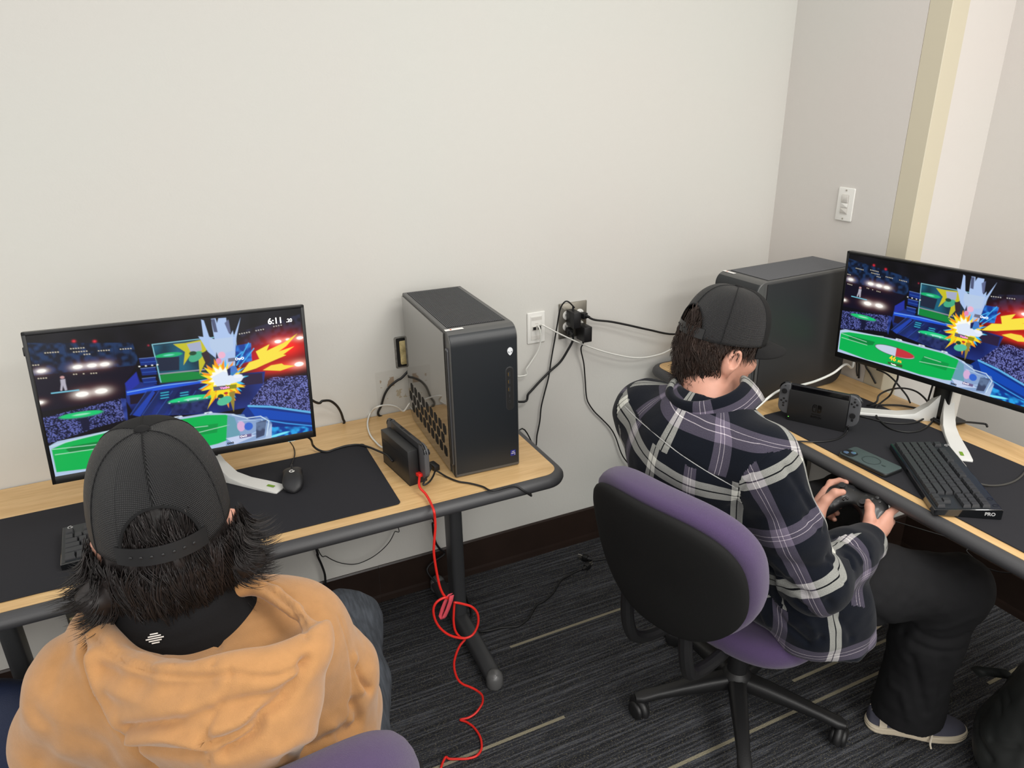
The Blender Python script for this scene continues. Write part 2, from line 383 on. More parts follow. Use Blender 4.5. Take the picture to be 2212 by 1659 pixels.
# ================================================================ COMPUTER TOWERS
W, D, HH = .197, .458, .4185
m_case = mat('satin_grey_metal', rgb(84, 84, 83), .38, .15, bump=.05, bscale=900)
m_front = mat('satin_blue_black_plastic', rgb(24, 28, 32), .40, bump=.05, bscale=900)
m_glossy = mat('smoked_glossy_panel', rgb(58, 56, 52), .07, 0, spec=.9, coat=1.0)
m_matte = mat('matte_dark_panel', rgb(40, 41, 43), .45, bump=.04, bscale=900)
m_rib = mat('vent_rib', rgb(84, 85, 88), .5)
m_logo = mat('pale_grey_logo', rgb(222, 225, 228), .35)
m_paper = mat('white_sticker', rgb(232, 230, 226), .6)
m_badge = mat('blue_badge', rgb(26, 34, 120), .4)
m_gold = mat('gold_contact', rgb(200, 160, 70), .3, .8)
m_rim = mat('grey_slot_rim', rgb(96, 97, 100), .3, .4)
def arc(cx, cy, r, a0, a1, n=8): return [(cx+r*math.cos(a), cy+r*math.sin(a)) for a in np.linspace(a0, a1, n)]
YZ = Matrix(((0, 0, 1, 0), (1, 0, 0, 0), (0, 1, 0, 0), (0, 0, 0, 1)))     # outline (y, z) extruded along x
FR = Rx(PI/2)                                                             # local xy -> front face (x, z), normal -y
def alien(mb, cx, cz, s, z0, z1):
    o = [(0, -1), (-.28, -.78), (-.52, -.42), (-.66, -.05), (-.68, .3), (-.55, .66), (-.3, .9), (0, 1)]
    o = o+[(-x, y) for x, y in o[-2:0:-1]]
    mb.prism([(cx+x*s, cz+y*s) for x, y in o[::-1]], z0, z1); return mb
def tower(name, label, M):
    t = thing(name, label, 'computer', M=M)
    prof = [(.006, 0)]+[(D-.045, 0)]+arc(D-.045, .045, .045, -PI/2, 0)[1:]+[(D, HH-.004), (D-.004, HH)]+arc(.036, HH-.036, .036, PI/2, PI, 10)+[(0, .008)]+arc(.008, .008, .008, PI, 1.5*PI, 4)[1:]
    MB().prism(prof, .004, W-.004, r=.0015, seg=1, M=YZ).build('case', m_case, t, angle=30)
    fp = [(-.0015, .012)]+[(-.0015, HH-.04)]+arc(.036, HH-.036, .0375, PI, PI*.72, 8)+arc(.036, HH-.036, .034, PI*.72, PI, 8)+[(.004, .012)]
    MB().prism(fp, .0065, W-.0065, r=.0008, seg=1, M=YZ).build('front_panel', m_front, t, angle=30)
    # side panels: left glossy with hexagon vents, right matt
    sp = [(.040, .004), (D-.047, .004)]+arc(D-.047, .047, .043, -PI/2, 0)+[(D-.004, HH-.008), (.040, HH-.008)]
    a = MB().prism(sp, .0, .0045, r=.001, seg=1, M=YZ).build('side_panel', m_glossy, t); a['label'] = 'glossy side panel with three rows of hexagonal vents'
    hx = MB()
    for row in range(3):
        for c in range(9):
            cy = .075+c*.0415+(row % 2)*.0205; cz = .052+row*.034
            if cy > D-.03: continue
            o = [(cy+.0172*math.cos(PI/6+PI/3*q), cz+.0172*math.sin(PI/6+PI/3*q)) for q in range(6)]
            hx.prism(o, -.0006, .0008, M=YZ)
            for q in range(5): hx.box(-.0010, -.0004, cy-.013, cy+.013, cz-.012+q*.006-.0008, cz-.012+q*.006+.0008)
    hx.build('vent', m_pit, a)
    MB().prism(sp, W-.0045, W, r=.001, seg=1, M=YZ).build('side_panel', m_matte, t)
    for x0, x1, sgn in ((-.0002, .0048, -1), (W-.0048, W+.0002, 1)):
        o = rrect(.017, HH-.075, .0084, 8, cx=.0215, cy=HH/2-.006); s_ = MB().prism(o, x0, x1, r=.001, M=YZ).build('slot_rim', m_rim, t)
        o = rrect(.008, HH-.085, .0039, 8, cx=.0200, cy=HH/2-.006)
        MB().prism(o, x0-.0006 if sgn < 0 else x1-.001, x0+.001 if sgn < 0 else x1+.0006, M=YZ).build('slot', m_pit, s_)
    # ribbed top vent
    v = MB().box(.016, W-.016, .052, D-.012, HH-.001, HH+.0004)
    b_ = v.build('top_vent', m_pit, t)
    rb = MB(); n = 33
    for i in range(n):
        x = .0185+(W-.037)*i/(n-1); rb.box(x-.0014, x+.0014, .054, D-.014, HH, HH+.0026, r=.0009, seg=1)
    rb.build('vent_rib', m_rib, b_)
    fz = lambda x, y: (x, y)
    # front: logo, port recess, processor badge, asset sticker
    lg = alien(MB(), .1705, .348, .0115, .0012, .0026); lo = lg.build('logo', m_logo, t, smooth=False, M=FR)
    ey = MB()
    for sx in (-1, 1): ey.prism([(.1705+sx*x, .348+y) for x, y in ((.0016, -.0048), (.0052, -.0012), (.0058, .0008), (.0030, -.0008))], .0024, .0030)
    ey.build('logo_eye', m_front, lo, smooth=False, M=FR)
    rc = MB().prism(rrect(.024, .128, .012, 8, cx=.168, cy=.241), .0012, .0020, r=.0004).build('port_recess', m_matte, t, M=FR)
    MB().prism(rrect(.019, .122, .0095, 8, cx=.168, cy=.241), .0018, .0024).build('recess_floor', m_pit, rc, M=FR)
    pt = MB(); gd = MB()
    for q, z in enumerate((.284, .262, .240)):
        pt.prism(rrect(.007, .015, .001, cx=.166, cy=z), .0022, .0032)
        gd.prism(rrect(.0012, .009, .0003, cx=.1635, cy=z), .0030, .0038)
    pt.prism(rrect(.004, .010, .002, cx=.166, cy=.220), .0022, .0032); pt.lathe([(.004, .0022), (.004, .0034), (.002, .0034)], 14, M=T(.166, .203, 0), cap=False)
    pt.build('port', m_matte, rc, M=FR); gd.build('port_contact', m_gold, rc, M=FR)
    bd = MB().prism(rrect(.0155, .0175, .001, cx=.1735, cy=.044), .0012, .0020).build('processor_badge', m_badge, t, M=FR)
    text('badge_text', 'intel', .0045, m_paper, bd, FR @ T(.1735, .0485, .0022)); text('badge_text', 'core', .0065, m_paper, bd, FR @ T(.1735, .0435, .0022))
    text('badge_text', 'i9', .0034, m_paper, bd, FR @ T(.1785, .0385, .0022))
    st = MB().box(.004, .054, .028, .041, HH+.0002, HH+.0008).build('asset_sticker', m_paper, t)
    MB().box(.018, .022, .031, .038, HH+.0008, HH+.0011).build('sticker_mark', mat('orange_print', rgb(196, 96, 50), .6), st)
    return t
tower('computer_tower', 'dark grey gaming tower with glossy left side, near the end of the left desk', T(.3774, -.5174, ZT+.0006) @ Rz(-.0368))
tower('computer_tower', 'dark gaming tower standing on the right desk behind the man in plaid', T(1.4014, -.3109, ZT+.0006) @ Rz(-1.517))
# ================================================================ SCREEN PICTURE (colour grid that the panels show)
GW, GH = 560, 315
def pose(yaw, tilt, roll):
    X = np.array([math.cos(yaw), math.sin(yaw), 0]); Y = np.array([-math.sin(yaw), math.cos(yaw), 0]); Z = np.array([0, 0, 1.])
    Z2 = math.cos(tilt)*Z+math.sin(tilt)*Y; Xr = math.cos(roll)*X+math.sin(roll)*Z2; Zr = -math.sin(roll)*X+math.cos(roll)*Z2
    return Xr, np.cross(Zr, Xr), Zr
MW, MH = .611, .36
IN = (.0085, .0085, .0075, .019)          # frame: left, right, top, bottom
SW, SH = MW-IN[0]-IN[1], MH-IN[2]-IN[3]
MONL = ((-.5648, -.3989, .9015), (.0699, .0743, -.0502)); MONR = ((1.7495, -.5417, .8699), (-1.4449, -.0399, .012))
def uvmap(mon, crop, z):
    """zoomed crop of the photograph -> canvas coordinates of that monitor's picture"""
    P0 = np.array(mon[0]); X, Yb, Z = pose(*mon[1])
    def f(x, y):
        v = ray(crop[0]+x/z, crop[1]+y/z); t = ((P0-CAM) @ Yb)/(v @ Yb); q = CAM+v*t-P0
        return ((q @ X-IN[0])/SW*GW, (1-(q @ Z-IN[3])/SH)*GH)
    return f
UL = uvmap(MONL, (0, 620), 3.0722); UR = uvmap(MONR, (1780, 520), 4.3657)
yy, xx = np.mgrid[0:GH, 0:GW].astype(np.float32)+.5
img = np.zeros((GH, GW, 3), np.float32)
def L3(c): return np.array([lin(v) for v in c], np.float32)
def blend(mask, c, a=1.0):
    mk = (mask*a)[..., None] if mask.dtype != bool else (mask.astype(np.float32)*a)[..., None]
    img[:] = img*(1-mk)+L3(c)*mk
def pmask(P, soft=.8):
    """antialiased polygon mask by signed distance"""
    ins = np.zeros((GH, GW), bool); dm = np.full((GH, GW), 1e9, np.float32); n = len(P)
    for i in range(n):
        (x0, y0), (x1, y1) = P[i], P[(i+1) % n]
        c = ((y0 > yy) != (y1 > yy)) & (xx < (x1-x0)*(yy-y0)/((y1-y0) if y1 != y0 else 1e-9)+x0); ins ^= c
        dx, dy = x1-x0, y1-y0; t = np.clip(((xx-x0)*dx+(yy-y0)*dy)/(dx*dx+dy*dy+1e-9), 0, 1)
        dm = np.minimum(dm, np.hypot(xx-x0-t*dx, yy-y0-t*dy))
    return np.clip(np.where(ins, dm, -dm)/soft+.5, 0, 1)
def poly(U, pts, c, a=1.0, soft=.9): blend(pmask([U(*p) for p in pts], soft), c, a)
def line(U, pts, w_, c, a=1.0):
    for p, q in zip(pts, pts[1:]):
        (x0, y0), (x1, y1) = U(*p), U(*q); dx, dy = x1-x0, y1-y0
        t = np.clip(((xx-x0)*dx+(yy-y0)*dy)/(dx*dx+dy*dy+1e-9), 0, 1)
        blend(np.clip(w_/2+.5-np.hypot(xx-x0-t*dx, yy-y0-t*dy), 0, 1), c, a)
def glow(U, x, y, rx, ry, c, a=1.0, p=1.0):
    cx, cy = U(x, y); d = ((xx-cx)/rx)**2+((yy-cy)/ry)**2; mk = (np.exp(-d*1.2)**p*a).astype(np.float32)
    img[:] = np.maximum(img, 0)+(L3(c)*mk[..., None])*(1-np.clip(img, 0, 1)*.6)
def ell(U, x, y, rx, ry, c, a=1.0, rot=0):
    cx, cy = U(x, y); X = (xx-cx)*math.cos(rot)+(yy-cy)*math.sin(rot); Y = -(xx-cx)*math.sin(rot)+(yy-cy)*math.cos(rot)
    blend(np.clip((1-np.hypot(X/rx, Y/ry))*min(rx, ry)+.5, 0, 1), c, a)
def noise(sc, seed):
    r = np.random.default_rng(seed); g = r.random((int(GH/sc)+3, int(GW/sc)+3)).astype(np.float32)
    u, v = xx/sc, yy/sc; i, j = u.astype(int), v.astype(int); fu, fv = u-i, v-j
    return (g[j, i]*(1-fu)*(1-fv)+g[j, i+1]*fu*(1-fv)+g[j+1, i]*(1-fu)*fv+g[j+1, i+1]*fu*fv)
nz1, nz2, nz3 = noise(1.7, 1), noise(7, 2), noise(28, 3)
def tex(U, pts, c0, c1, n, th=None, a=1.0):
    mk = pmask([U(*p) for p in pts]); f = np.clip((n-.3)/.4, 0, 1) if th is None else np.clip((n-th)*7, 0, 1)
    col = L3(c0)*(1-f[..., None])+L3(c1)*f[..., None]; mk = (mk*a)[..., None]; img[:] = img*(1-mk)+col*mk
C0 = lambda x, y: (x, y)
img[:] = L3((12, 11, 20))
tex(C0, [(0, 0), (GW, 0), (GW, 60), (0, 60)], (10, 10, 15), (20, 19, 27), nz3)
# left grandstand roof, lamps, crowd
tex(UL, [(180, 372), (880, 370), (915, 480), (900, 520), (215, 590)], (9, 18, 38), (26, 52, 92), nz2)
poly(UL, [(215, 590), (900, 520), (830, 640), (820, 740), (260, 830)], (17, 13, 32))
for i in range(7): line(UL, [(200+i*110, 372+i*4), (300+i*95, 590-i*10)], .8, (10, 16, 30), .8)
for x0, y0, n in ((300, 438, 6), (490, 432, 6), (655, 424, 5), (800, 413, 5), (470, 410, 6), (560, 448, 3), (255, 608, 4), (490, 580, 2), (555, 576, 1), (605, 574, 3), (220, 520, 3)):
    for i in range(n): ell(UL, x0+i*17, y0-i*1.2, 1.3, 1.1, (225, 215, 190))
for x, y, rx in ((275, 558, 8), (515, 531, 9), (610, 521, 9), (695, 513, 9), (545, 712, 12), (672, 691, 12), (262, 768, 7)):
    glow(UL, x, y, rx*2.3, rx*1.3, (140, 74, 64), .42); glow(UL, x, y, rx*1.4, rx*.7, (255, 250, 240), 1.0); ell(UL, x, y, rx, rx*.45, (255, 252, 246))
glow(UL, 490, 360, 3.5, 3, (230, 40, 60)); glow(UL, 628, 361, 3.5, 3, (230, 40, 60)); glow(UL, 985, 388, 2, 2, (170, 40, 60))
tex(UL, [(283, 870), (560, 800), (800, 742), (830, 760), (835, 880), (700, 915), (310, 1045)], (14, 18, 50), (92, 100, 170), nz1, .50)
poly(UL, [(520, 840), (560, 830), (600, 900), (590, 950), (550, 960)], (20, 22, 52))
ell(UL, 540, 848, 43, 7.5, (60, 120, 110)); ell(UL, 540, 846, 40, 6, (20, 196, 112)); ell(UL, 540, 846, 16, 2, (150, 225, 190))
# far right stand, floodlights, flames
tex(UL, [(1580, 300), (1990, 180), (2000, 300), (1620, 420)], (14, 14, 26), (34, 38, 60), nz2)
for x0, y0, n in ((1590, 312, 5), (1700, 290, 4), (1818, 262, 4)):
    for i in range(n): ell(UL, x0+i*16, y0-i*3, 1.3, 1.1, (230, 225, 215))
tex(UL, [(1660, 700), (1800, 600), (2045, 585), (2062, 830), (1650, 790)], (22, 22, 62), (112, 118, 188), nz1, .5)
glow(UL, 1890, 400, 54, 30, (255, 30, 10), 1.1); glow(UL, 1880, 530, 58, 15, (255, 50, 20), .9); glow(UL, 1700, 480, 40, 30, (200, 10, 20), .8)
for x, y, rx in ((1845, 362, 8), (1990, 338, 8), (1985, 512, 11), (1910, 348, 5)): ell(UL, x, y, rx, rx*.5, (255, 244, 240)); glow(UL, x, y, rx*2, rx, (255, 190, 170), .8)
# centre stand: blue structure
tex(UL, [(830, 640), (905, 560), (930, 630), (1050, 655), (1420, 590), (1760, 560), (1750, 640), (1640, 800), (1420, 840), (900, 860), (840, 760)], (18, 26, 80), (32, 50, 126), nz3)
poly(UL, [(830, 640), (905, 565), (925, 640), (850, 700)], (36, 50, 160)); poly(UL, [(838, 690), (1420, 590), (1430, 622), (842, 720)], (32, 84, 214)); line(UL, [(845, 700), (1080, 655), (1420, 612)], 1.4, (150, 205, 250), .9)
poly(UL, [(860, 720), (1040, 690), (1010, 760), (865, 780)], (30, 22, 40)); poly(UL, [(1550, 590), (1740, 570), (1745, 640), (1560, 660)], (42, 30, 60))
for x0 in (905, 985, 1075, 1160, 1230): poly(UL, [(x0+70, 690), (x0+110, 684), (x0+20, 840), (x0-45, 850)], (28, 44, 96), .7); line(UL, [(x0+70, 690), (x0-40, 850)], 1.2, (60, 96, 190), .6)
for x0 in (1040, 1170): poly(UL, [(x0+30, 690), (x0+100, 678), (x0+80, 740), (x0, 752)], (16, 40, 96)); [line(UL, [(x0+28, y_), (x0+78, y_-8)], 2.2, (60, 190, 214), .85) for y_ in (705, 722, 740)]
poly(UL, [(880, 850), (1010, 690), (1030, 700), (930, 860)], (34, 66, 168))
# picture screen in the picture
poly(UL, [(1008, 380), (1562, 318), (1572, 605), (1060, 645)], (34, 52, 66)); tex(UL, [(1018, 390), (1330, 352), (1340, 560), (1050, 575)], (22, 56, 74), (28, 96, 122), nz3)
poly(UL, [(1052, 588), (1180, 560), (1370, 566), (1372, 606), (1068, 636)], (16, 132, 60)); line(UL, [(1060, 578), (1360, 548)], 2.5, (150, 150, 165)); ell(UL, 1120, 452, 28, 5.5, (24, 176, 110)); ell(UL, 1120, 452, 11, 2, (110, 214, 190))
poly(UL, [(1045, 470), (1190, 462), (1190, 552), (1060, 560)], (30, 40, 62)); line(UL, [(1068, 632), (1010, 382), (1562, 318)], 1.5, (150, 220, 235)); line(UL, [(1562, 318), (1575, 440)], 1.2, (170, 220, 240), .7)
for y0 in (468, 534, 600): poly(UL, [(922+(y0-468)*.15, y0+8), (1030, y0-2), (1042, y0+46), (934+(y0-468)*.15, y0+54)], (18, 44, 122)); line(UL, [(924+(y0-468)*.15, y0+8), (1032, y0-2)], .9, (120, 150, 215)); line(UL, [(936+(y0-468)*.15, y0+34), (1040, y0+26)], 1.5, (50, 96, 190), .8)
for x in (925, 968, 1010, 1045): ell(UL, x, 528-(x-925)*.1, 1.8, 1.4, (255, 255, 250))
tex(UL, [(1560, 390), (1665, 372), (1672, 490), (1570, 520)], (16, 60, 150), (40, 120, 214), nz2)
for p in ([(1570, 520), (1650, 372)], [(1590, 530), (1685, 408)], [(1560, 470), (1610, 430)]): line(UL, p, 2.2, (70, 180, 240))
# platform under the blast, glass tubes
ell(UL, 1270, 745, 50, 9, (24, 120, 90)); ell(UL, 1270, 742, 47, 7, (30, 206, 130)); ell(UL, 1280, 742, 18, 2.4, (150, 230, 200))
for i in range(5): ell(UL, 1125+i*62, 772-i*9, 2, 1.2, (190, 220, 235))
tex(UL, [(1130, 770), (1380, 740), (1390, 830), (1140, 850)], (26, 32, 70), (44, 54, 104), nz2, a=.8)
# bursts on the inner screen
poly(UL, [(1150, 380), (1230, 372), (1330, 352), (1375, 380), (1370, 420), (1345, 440), (1362, 500), (1325, 580), (1318, 470), (1270, 440), (1218, 520), (1228, 430), (1180, 400)], (196, 190, 40)); poly(UL, [(1240, 380), (1330, 362), (1340, 420), (1270, 440)], (164, 172, 200))
ell(UL, 1300, 462, 17, 10, (70, 170, 130), rot=-.5); ell(UL, 1280, 440, 8, 5, (34, 74, 50))
poly(UL, [(1335, 440), (1380, 420), (1400, 490), (1370, 520)], (52, 38, 46))
# pale shards
sh = (172, 196, 236)
poly(UL, [(1335, 216), (1352, 222), (1388, 330), (1425, 350), (1418, 318), (1400, 212), (1430, 208), (1440, 240), (1450, 208), (1500, 204), (1510, 280), (1530, 318), (1545, 290), (1552, 330), (1596, 204), (1570, 330), (1562, 420), (1560, 560), (1480, 600), (1450, 560), (1430, 470), (1380, 430), (1345, 370), (1316, 328), (1350, 332)], sh)
poly(UL, [(1400, 215), (1425, 212), (1445, 300), (1420, 300)], (80, 88, 120)); poly(UL, [(1490, 240), (1516, 215), (1532, 300), (1520, 310)], (96, 104, 140)); poly(UL, [(1390, 350), (1545, 332), (1550, 420), (1440, 460), (1395, 400)], (182, 202, 230))
poly(UL, [(1436, 430), (1450, 470), (1450, 520), (1432, 470)], (52, 48, 66)); ell(UL, 1472, 452, 8, 8, (236, 180, 206)); ell(UL, 1452, 492, 6, 7, (236, 140, 178))
# blast
def star(U, cx, cy, rs, c, ph=0, sx=1.0, sy=1.0):
    P = []; n = len(rs)
    for i, r_ in enumerate(rs): P.append((cx+sx*r_*math.cos(2*PI*i/n+ph), cy+sy*r_*math.sin(2*PI*i/n+ph)))
    poly(U, P, c)
rg = random.Random(3)
def spikes(n, lo, hi): return [rg.uniform(lo*.8, lo*1.1) if i % 2 else rg.uniform(hi*.7, hi) for i in range(2*n)]
star(UL, 1480, 620, spikes(15, 90, 190), (60, 190, 240), .2, 1, .8); star(UL, 1470, 640, spikes(16, 95, 178), (246, 150, 16), .1); star(UL, 1475, 625, spikes(16, 88, 165), (250, 226, 40), .3, 1, .9)
poly(UL, [(1395, 690), (1440, 700), (1378, 810), (1402, 740)], (238, 214, 30)); poly(UL, [(1520, 700), (1560, 690), (1552, 830), (1530, 760)], (150, 132, 50))
star(UL, 1475, 600, spikes(14, 66, 100), (250, 250, 240), .5, 1, .85); poly(UL, [(1405, 600), (1480, 560), (1620, 595), (1600, 625), (1540, 640), (1440, 660)], (222, 232, 248))
poly(UL, [(1600, 572), (1655, 500), (1722, 478), (1698, 428), (1788, 380), (1770, 424), (1880, 372), (1972, 310), (1900, 392), (1850, 428), (1952, 394), (1880, 448), (1900, 452), (1760, 512), (1700, 540)], (250, 226, 70))
poly(UL, [(1745, 552), (1800, 520), (1870, 508), (1885, 518), (1960, 522), (1860, 556)], (248, 220, 70))
poly(UL, [(1508, 545), (1560, 520), (1580, 560), (1545, 590), (1515, 580)], (60, 130, 190)); ell(UL, 1545, 545, 9, 8, (70, 120, 200)); poly(UL, [(1505, 550), (1530, 535), (1530, 585), (1515, 590)], (30, 34, 84)); ell(UL, 1580, 592, 10, 4.5, (236, 240, 250))
ell(UL, 1490, 755, 17, 10, (84, 190, 150), rot=-.3); ell(UL, 1465, 725, 7, 5, (30, 66, 44)); ell(UL, 1500, 705, 5, 3, (190, 40, 40))
poly(UL, [(1415, 662), (1570, 645), (1570, 672), (1418, 690)], (92, 92, 110)); poly(UL, [(1500, 653), (1570, 645), (1570, 672), (1500, 680)], (140, 140, 20))
poly(UL, [(1514, 474), (1560, 468), (1560, 492), (1514, 498)], (110, 110, 130))
# right hand floor sweep
poly(UL, [(1640, 790), (1760, 782), (2062, 828), (2075, 960), (1600, 1050), (1560, 900)], (12, 48, 130)); line(UL, [(1650, 790), (1800, 795), (2062, 832)], 5, (96, 176, 226)); poly(UL, [(1650, 800), (2060, 850), (2070, 900), (1700, 870)], (16, 72, 178)); line(UL, [(1740, 880), (1900, 905), (2070, 922)], 3, (60, 150, 226)); tex(UL, [(1780, 930), (2070, 925), (2075, 960), (1800, 1000)], (10, 60, 150), (40, 160, 230), nz2)
ell(UL, 1850, 980, 26, 3, (120, 230, 250), rot=-.12)
# crowd pillar on the left of the pitch
tex(UL, [(800, 740), (836, 740), (850, 900), (830, 880)], (30, 44, 110), (50, 70, 150), nz2)
# pitch (read off the right monitor, where nobody stands in front)
poly(UR, [(150, 845), (200, 835), (700, 935), (1150, 1055), (1320, 1140), (1420, 1230), (1600, 1360), (1560, 1470), (1400, 1440), (1100, 1370), (700, 1240), (300, 1110), (120, 1070)], (176, 196, 226))
poly(UR, [(158, 868), (240, 862), (560, 915), (780, 972), (1120, 1062), (1255, 1118), (1318, 1170), (1318, 1330), (1130, 1312), (900, 1262), (700, 1196), (400, 1120), (140, 1022)], (6, 176, 80))
poly(UR, [(225, 905), (260, 898), (480, 955), (460, 985), (400, 985), (240, 935)], (4, 130, 58)); poly(UR, [(940, 1085), (1180, 1160), (1150, 1225), (900, 1150)], (6, 150, 68))
for p in ([(160, 872), (400, 955)], [(165, 912), (405, 985)], [(945, 1095), (1100, 1145)], [(900, 1140), (1260, 1210)], [(160, 850), (560, 905)]): line(UR, p, 1.3, (196, 240, 220), .9)
for x, y in ((700, 935), (915, 990), (1130, 1050)): poly(UR, [(x-28, y-2), (x-20, y-14), (x+30, y-2), (x+38, y+12)], (214, 226, 240)); poly(UR, [(x-8, y-4), (x+14, y), (x+10, y+4), (x-8, y+1)], (60, 60, 90))
# plain two-tone oval on the pitch
ell(UR, 662, 1046, 62, 14.5, (52, 50, 62), rot=.03); ell(UR, 662, 1046, 60, 13, (196, 206, 226), rot=.03)
mk = np.clip((1-np.hypot((xx-UR(662, 1046)[0])/60, (yy-UR(662, 1046)[1])/13))*13+.5, 0, 1)*np.clip(xx-UR(676, 1046)[0], 0, 1); blend(mk, (196, 52, 62))
for p in ([(220, 1090), (330, 1115)], [(600, 1190), (700, 1225)], [(930, 1300), (1040, 1330)]): line(UR, p, 5, (150, 170, 208))
poly(UR, [(600, 1140), (738, 1170), (736, 1198), (600, 1160)], (60, 46, 24), .8)
# glass stand corner at the right of the pitch
poly(UL, [(1510, 850), (1620, 845), (1640, 880), (1770, 860), (1805, 905), (1760, 1000), (1560, 1052), (1500, 1060)], (120, 150, 196), .75); line(UL, [(1540, 848), (1640, 870), (1730, 858), (1785, 890), (1770, 985)], 2, (214, 236, 250)); line(UL, [(1580, 890), (1740, 880), (1730, 950), (1590, 1010)], 1.4, (190, 214, 240))
ell(UL, 1600, 925, 9, 13, (222, 176, 214), .85); ell(UL, 1650, 925, 10, 10, (30, 92, 204), .9); poly(UL, [(1500, 1005), (1640, 975), (1700, 985), (1560, 1045)], (196, 208, 236)); poly(UL, [(1590, 985), (1670, 972), (1670, 992), (1590, 1006)], (110, 96, 140))
tex(UL, [(1700, 900), (1770, 880), (1755, 985), (1700, 1005)], (60, 70, 100), (96, 116, 150), nz2)
# far standing player: small pale silhouette on a floating step
ell(UL, 413, 600, 4, 3, (196, 150, 150)); poly(UL, [(400, 615), (432, 610), (436, 640), (446, 684), (432, 688), (418, 655), (412, 690), (400, 688), (404, 645)], (176, 172, 186)); line(UL, [(342, 706), (522, 684)], 2.4, (120, 200, 225))
img = np.clip(img, 0, 1.3)
# picture mesh in local panel coordinates (x, z)
def picture_mesh():
    me = bpy.data.meshes.new('screen_picture'); nx, ny = GW+1, GH+1
    gx, gz = np.meshgrid(np.linspace(0, SW, nx), np.linspace(SH, 0, ny))
    co = np.stack([gx, np.zeros_like(gx), gz], -1).reshape(-1, 3)
    i = (np.arange(GH)[:, None]*nx+np.arange(GW)[None, :]).reshape(-1); F = np.stack([i, i+nx, i+nx+1, i+1], -1)
    me.vertices.add(len(co)); me.vertices.foreach_set('co', co.ravel()); me.loops.add(F.size); me.polygons.add(len(F))
    me.loops.foreach_set('vertex_index', F.ravel().astype(np.int32)); me.polygons.foreach_set('loop_start', np.arange(0, F.size, 4, dtype=np.int32)); me.update()
    at_ = me.color_attributes.new('picture', 'FLOAT_COLOR', 'POINT')
    pad = np.pad(img, ((1, 1), (1, 1), (0, 0)), 'edge'); v = (pad[:-1, :-1]+pad[1:, :-1]+pad[:-1, 1:]+pad[1:, 1:])/4
    at_.data.foreach_set('color', np.concatenate([v, np.ones((ny, nx, 1), np.float32)], -1).astype(np.float32).ravel())
    return me
m_scr = bpy.data.materials.new('lit_display'); m_scr.use_nodes = True; k = NT(m_scr); b = k.n['Principled BSDF']
a = k.node('ShaderNodeAttribute', attribute_name='picture'); b.inputs['Base Color'].default_value = (.004, .004, .004, 1); b.inputs['Roughness'].default_value = .3; b.inputs['Specular IOR Level'].default_value = .25
k.l.new(a.outputs['Color'], b.inputs['Emission Color']); b.inputs['Emission Strength'].default_value = 1.0
PIC = picture_mesh(); PIC.materials.append(m_scr)
m_glowwhite = mat('lit_white_lettering', (1, 1, 1, 1), .5, emit=1.0); m_gloworange = mat('lit_orange_lettering', rgb(255, 170, 30), .5, emit=1.0); m_glowpink = mat('lit_pink_lettering', rgb(240, 130, 190), .5, emit=1.0)
m_bezel = mat('black_bezel', rgb(12, 13, 15), .35); m_shell = mat('dark_monitor_shell', rgb(60, 60, 60), .4); m_lunar = mat('white_satin_stand', rgb(214, 214, 210), .32, coat=.3)
m_green = mat('green_sticker', rgb(110, 150, 30), .5)
